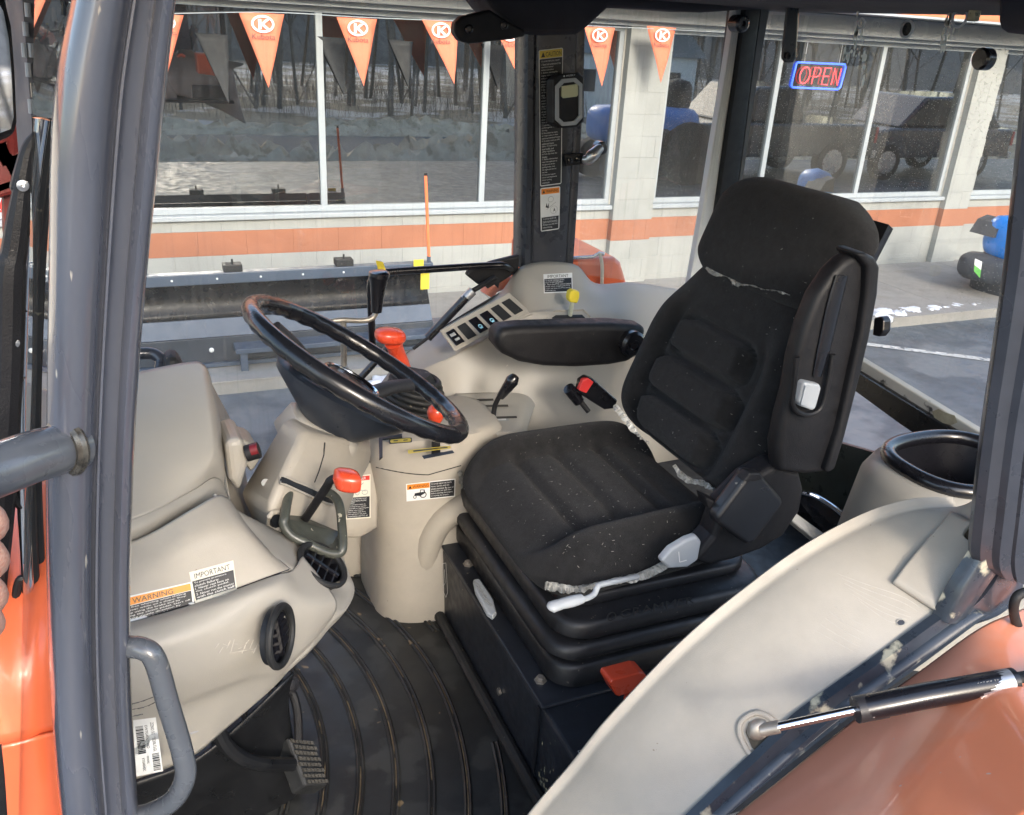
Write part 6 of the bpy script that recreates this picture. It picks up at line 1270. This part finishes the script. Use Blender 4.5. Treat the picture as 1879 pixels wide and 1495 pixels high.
# seat belt buckle
bk = build(MB().prism([A(u, v, Y=1.53) for u, v in ((1066, 700), (1078, 692), (1090, 696), (1134, 735), (1128, 750), (1110, 752), (1062, 722))], (0, .022, 0)), 'seat_belt_buckle', BLKG, SE, smooth=0, bevel=.004, seg=3)
build(MB().prism([A(u, v, Y=1.526) for u, v in ((1070, 697), (1080, 694), (1090, 701), (1076, 722), (1062, 716))], (0, .012, 0)), 'buckle_button', REDB, bk, smooth=0, bevel=.002)
build(MB().tube(pts([(1043, 712, 1.55), (1052, 722, 1.55), (1063, 738, 1.545)]), [.013, .014, .012], n=16, smooth=5), 'belt_tongue', BLKG, SE)
build(MB().tube(pts([(1060, 730, 1.545), (1080, 755, 1.53)]), .006, n=10), 'belt_strap', BLK, SE)
build(MB().prism([A(u, v, X=1.25) for u, v in ((1603, 583), (1616, 580), (1621, 588), (1620, 608), (1612, 618), (1600, 615))], (.02, 0, 0)), 'window_catch', BLKG, TR, smooth=0, bevel=.003)
# ================================================================== on the right centre pillar
d = Decal([A(u, v, Y=1.914) for u, v in ((988, 92), (1033, 87), (1030, 337), (991, 342))], w=42, h=250); d.rect(0, 0, 42, 250, WHITE, 0, 3); d.rect(1.5, 1.5, 40.5, 15, YELP, 1, 1); d.rect(1.5, 16, 40.5, 248, BLACKP, 1, 1); d.poly([(4, 13), (11, 13), (7.5, 4)], BLACKP, 2); d.text('CAUTION', 12, 4.5, 39, 12.5, BLACKP)
L__ = ['TO AVOID PERSONAL INJURY:', '1. Read and understand the', 'operators manual', 'before operation.', '2. Before starting the', 'engine, make sure that', 'everyone is at a safe', 'distance from the', 'tractor and that the', 'PTO is off.', '3. Do not allow riders', 'on the tractor at any', 'time.', '4. Before allowing other', 'people to use the', 'tractor, have them read', 'the manual.', '5. Check the tightness of', 'all nuts and bolts', 'regularly.', '6. Keep all shields in', 'place and stay away', 'from all moving parts.', '7. Lock the two brake', 'pedals together before', 'driving.', '8. Slow down for turns,', 'or rough roads, or when', 'applying individual brakes.', '9. On public roads use SMV', 'emblem and hazard', 'lights, if required by', 'local traffic and', 'safety regulations.', '10. Pull only from the', 'drawbar.', '11. Before dismounting,', 'lower the implement to', 'the ground, set the', 'parking brake, stop', 'the engine and remove', 'the key.', '12. Securely support', 'tractor and implements', 'before working', 'underneath.']
d.para(L__, 4, 19, 39, 4.95, WHITE); d.build('caution_sticker', TR, label='tall black CAUTION sticker with yellow heading on the right centre pillar')
d = Decal([A(u, v, Y=1.914) for u, v in ((991, 345), (1028, 341), (1026, 420), (992, 425))], w=38, h=80); d.rect(0, 0, 38, 80, WHITE, 0, 3); d.rect(2, 2, 36, 12, ORP, 1, 1); d.poly([(4, 10), (9, 10), (6.5, 4)], BLACKP, 2); d.text('WARNING', 11, 4.5, 34, 9.5, BLACKP)
d.line((12, 40), (30, 28), .8, GREYP); d.ring(20, 22, 5, 5, .7, GREYP); d.ring(26, 42, 7, 7, .6, GREYP); d.poly([(10, 36), (12, 28), (14, 35), (17, 27), (16, 38)], BLACKP); d.poly([(24, 48), (27, 38), (30, 48), (28, 44), (26, 44)], BLACKP); d.rect(2, 54, 36, 78, BLACKP, 1)
d.para(['TO AVOID INJURY OR', 'DEATH FROM CRUSHING:', 'Always use seat belt', 'when driving.'], 4, 56, 34, 5.2, WHITE); d.build('warning_sticker', TR, label='white WARNING sticker with line drawings below the tall CAUTION one')
lbk = build(MB().prism([A(u, v, Y=1.908) for u, v in ((1036, 284), (1070, 280), (1073, 300), (1038, 305))], (0, .006, 0)), 'latch_plate', BLK, TR, smooth=0, bevel=.001)
for u, v in ((1046, 295), (1060, 292)): build(MB().lathe(A(u, v, Y=1.906), (0, -1, 0), [(0, .007), (.003, .0065), (.004, .003), (.002, 0)], 16), 'latch_screw', BLKG, lbk)
build(MB().tube(pts([(1068, 292, 1.90), (1078, 292, 1.895), (1088, 284, 1.89), (1098, 274, 1.89), (1104, 270, 1.89)]), [.007, .013, .015, .012, .009], n=14, smooth=5), 'latch_knob', SILV, lbk)
build(MB().lathe(A(1104, 272, Y=1.90), (0, -1, 0), [(-.02, .016), (0, .016), (.002, .012), (.002, 0)], 22), 'latch_rosette', BLKG, lbk)
# magnetic work light
wlT = thing('work_light', A(1045, 185, Y=1.88), 'small black work light with a pale bezel and yellowish lamp stuck over the CAUTION sticker', 'work light')
def oct_(u0, v0, u1, v1, c, y, sk=-4): return [A(u, v + (u - u0) / (u1 - u0) * sk, Y=y) for u, v in ((u0 + c, v0), (u1 - c, v0), (u1, v0 + c), (u1, v1 - c), (u1 - c, v1), (u0 + c, v1), (u0, v1 - c), (u0, v0 + c))]
build(MB().loft([oct_(1002, 140, 1055, 232, 10, 1.908), oct_(1003, 138, 1060, 233, 10, 1.88), oct_(1014, 136, 1072, 236, 10, 1.865), oct_(1016, 138, 1070, 234, 10, 1.860)]), 'lamp_body', BLK, wlT, smooth=0, bevel=.002)
o1, o2_ = oct_(1020, 146, 1069, 232, 12, 1.855), oct_(1026, 153, 1063, 225, 9, 1.855)
mb = MB(); a_ = [p for p in o1] + [p for p in o2_]; n_ = 8
back_ = [p + Vector((0, .006, 0)) for p in a_]
mb.add(a_ + back_, [(i, (i + 1) % 8, 8 + (i + 1) % 8, 8 + i) for i in range(8)] + [(i, (i + 1) % 8, 16 + (i + 1) % 8, 16 + i) for i in range(8)] + [(8 + i, 8 + (i + 1) % 8, 24 + (i + 1) % 8, 24 + i) for i in range(8)])
build(mb, 'lamp_bezel', LGREY, wlT, smooth=0)
build(MB().prism([A(u, v, Y=1.856) for u, v in ((1031, 158), (1059, 154), (1061, 160), (1061, 174), (1058, 177), (1034, 180), (1031, 177))], (0, .004, 0)), 'lamp_lens', flat('cob_lens', (.62, .62, .38), .3), wlT, smooth=0)
d = Decal([A(1032, 137, Y=1.857), A(1056, 134, Y=1.857), A(1056, 139, Y=1.857), A(1032, 142, Y=1.857)], w=30, h=6); d.text('HUSKY', 8, 1, 29, 5, WHITE); d.poly([(1, 3), (4, 1), (6, 4), (3, 5.5)], WHITE); d.build('lamp_brand', wlT)
# padlock-like tag hanging from the rear trim
pdk = thing('padlock', A(1788, 22, X=1.42), 'small brass padlock hanging from the rear roof trim at upper right', 'padlock')
c0 = A(1788, 24, X=1.42); build(MB().obox(c0, (.006, 0, 0), (0, .010, 0), (0, 0, .0135)), 'lock_body', mat('tarnished_brass', (.3, .28, .2), .35, metal=.7, var=.25, vscale=60), pdk, smooth=0, bevel=.003)
build(MB().tube([c0 + Vector((0, -.007, .012)), c0 + Vector((0, -.007, .024)), c0 + Vector((0, 0, .03)), c0 + Vector((0, .007, .024)), c0 + Vector((0, .007, .012))], .002, n=8, smooth=4), 'shackle', STEEL, pdk)
build(MB().tube([A(1740, 2, X=1.42), A(1760, 5, X=1.42), A(1785, 12, X=1.42)], .003, n=6, smooth=4), 'hanging_cord', BLK, pdk)
# ================================================================== the hand at the left edge
SKIN = bpy.data.materials.new('skin'); SKIN.use_nodes = True; b = SKIN.node_tree.nodes['Principled BSDF']
b.inputs['Roughness'].default_value = .5; b.inputs['Subsurface Weight'].default_value = .25; b.inputs['Subsurface Radius'].default_value = (.012, .004, .002); b.inputs['Subsurface Scale'].default_value = .5
nz = _n(SKIN.node_tree, 'ShaderNodeTexNoise'); nz.inputs['Scale'].default_value = 60; cr2 = _n(SKIN.node_tree, 'ShaderNodeValToRGB'); cr2.color_ramp.elements[0].color = (.52, .25, .19, 1); cr2.color_ramp.elements[0].position = .35; cr2.color_ramp.elements[1].color = (.62, .38, .29, 1); cr2.color_ramp.elements[1].position = .65
SKIN.node_tree.links.new(nz.outputs[0], cr2.inputs[0]); SKIN.node_tree.links.new(cr2.outputs[0], b.inputs['Base Color'])
pe = thing('person', A(-70, 1040, Y=.47), 'bare hand with curled fingers at the left edge of the picture, below the grab handle', 'person')
verts = []; edg = []; rad = []
def chain(ps, rs, root=None):
    i0 = len(verts); prev = root
    for p, r in zip(ps, rs):
        verts.append(p); rad.append(r)
        if prev is not None: edg.append((prev, len(verts) - 1))
        prev = len(verts) - 1
    return i0, prev
wrist = A(-420, 1010, Y=.50); palm = A(-260, 1010, Y=.485)
chain([A(-900, 1000, Y=.56), A(-640, 1000, Y=.53), wrist], [.036, .031, .024]); wi = 2
verts.append(palm); rad.append(.026); edg.append((wi, 3))
fv = (955, 1022, 1088, 1138); HX = -27
for k, v in enumerate(fv):
    L1 = (1.0, 1.12, 1.05, .85)[k]; rr_ = (.0112, .0116, .0112, .0098)[k]
    kn = A(-170, v - 10, Y=.455 + .004 * k)
    ps = [A(-215, 985 + (v - 1046) * .6, Y=.475), kn, A(-80 + HX, v - 8, Y=.43), A(-14 + 8 * L1 + HX, v - 12, Y=.432), A(4 + 6 * L1 + HX, v + 6, Y=.44), A(-2 + HX, v + 20, Y=.455), A(-30 + HX, v + 24, Y=.468)]
    chain(ps, [.013, rr_ * 1.2, rr_ * 1.0, rr_ * .95, rr_ * .88, rr_ * .84, rr_ * .75], 3)
chain([A(-250, 940, Y=.47), A(-190, 905, Y=.49), A(-130, 905, Y=.505)], [.014, .011, .0095], 3)
me = bpy.data.meshes.new('hand'); me.from_pydata([tuple(v) for v in verts], edg, []); me.materials.append(SKIN)
ho = link('hand', me, pe); sk = ho.modifiers.new('skin', 'SKIN'); sv_ = me.skin_vertices[0].data
for i, r in enumerate(rad): sv_[i].radius = (r, r)
sv_[3].use_root = True
u_ = ho.modifiers.new('sub', 'SUBSURF'); u_.levels = u_.render_levels = 2; sk.use_smooth_shade = True
build(MB().tube([A(-1000, 1000, Y=.575), A(-800, 1000, Y=.55), A(-560, 1003, Y=.518), A(-520, 1003, Y=.514)], [.05, .046, .040, .038], n=24, smooth=4), 'sleeve', mat('dark_jacket_sleeve', (.03, .035, .05), .9, bump=.5, bscale=300), pe)
for o in bpy.data.objects:
    if '_b' in o.keys(): del o['_b']
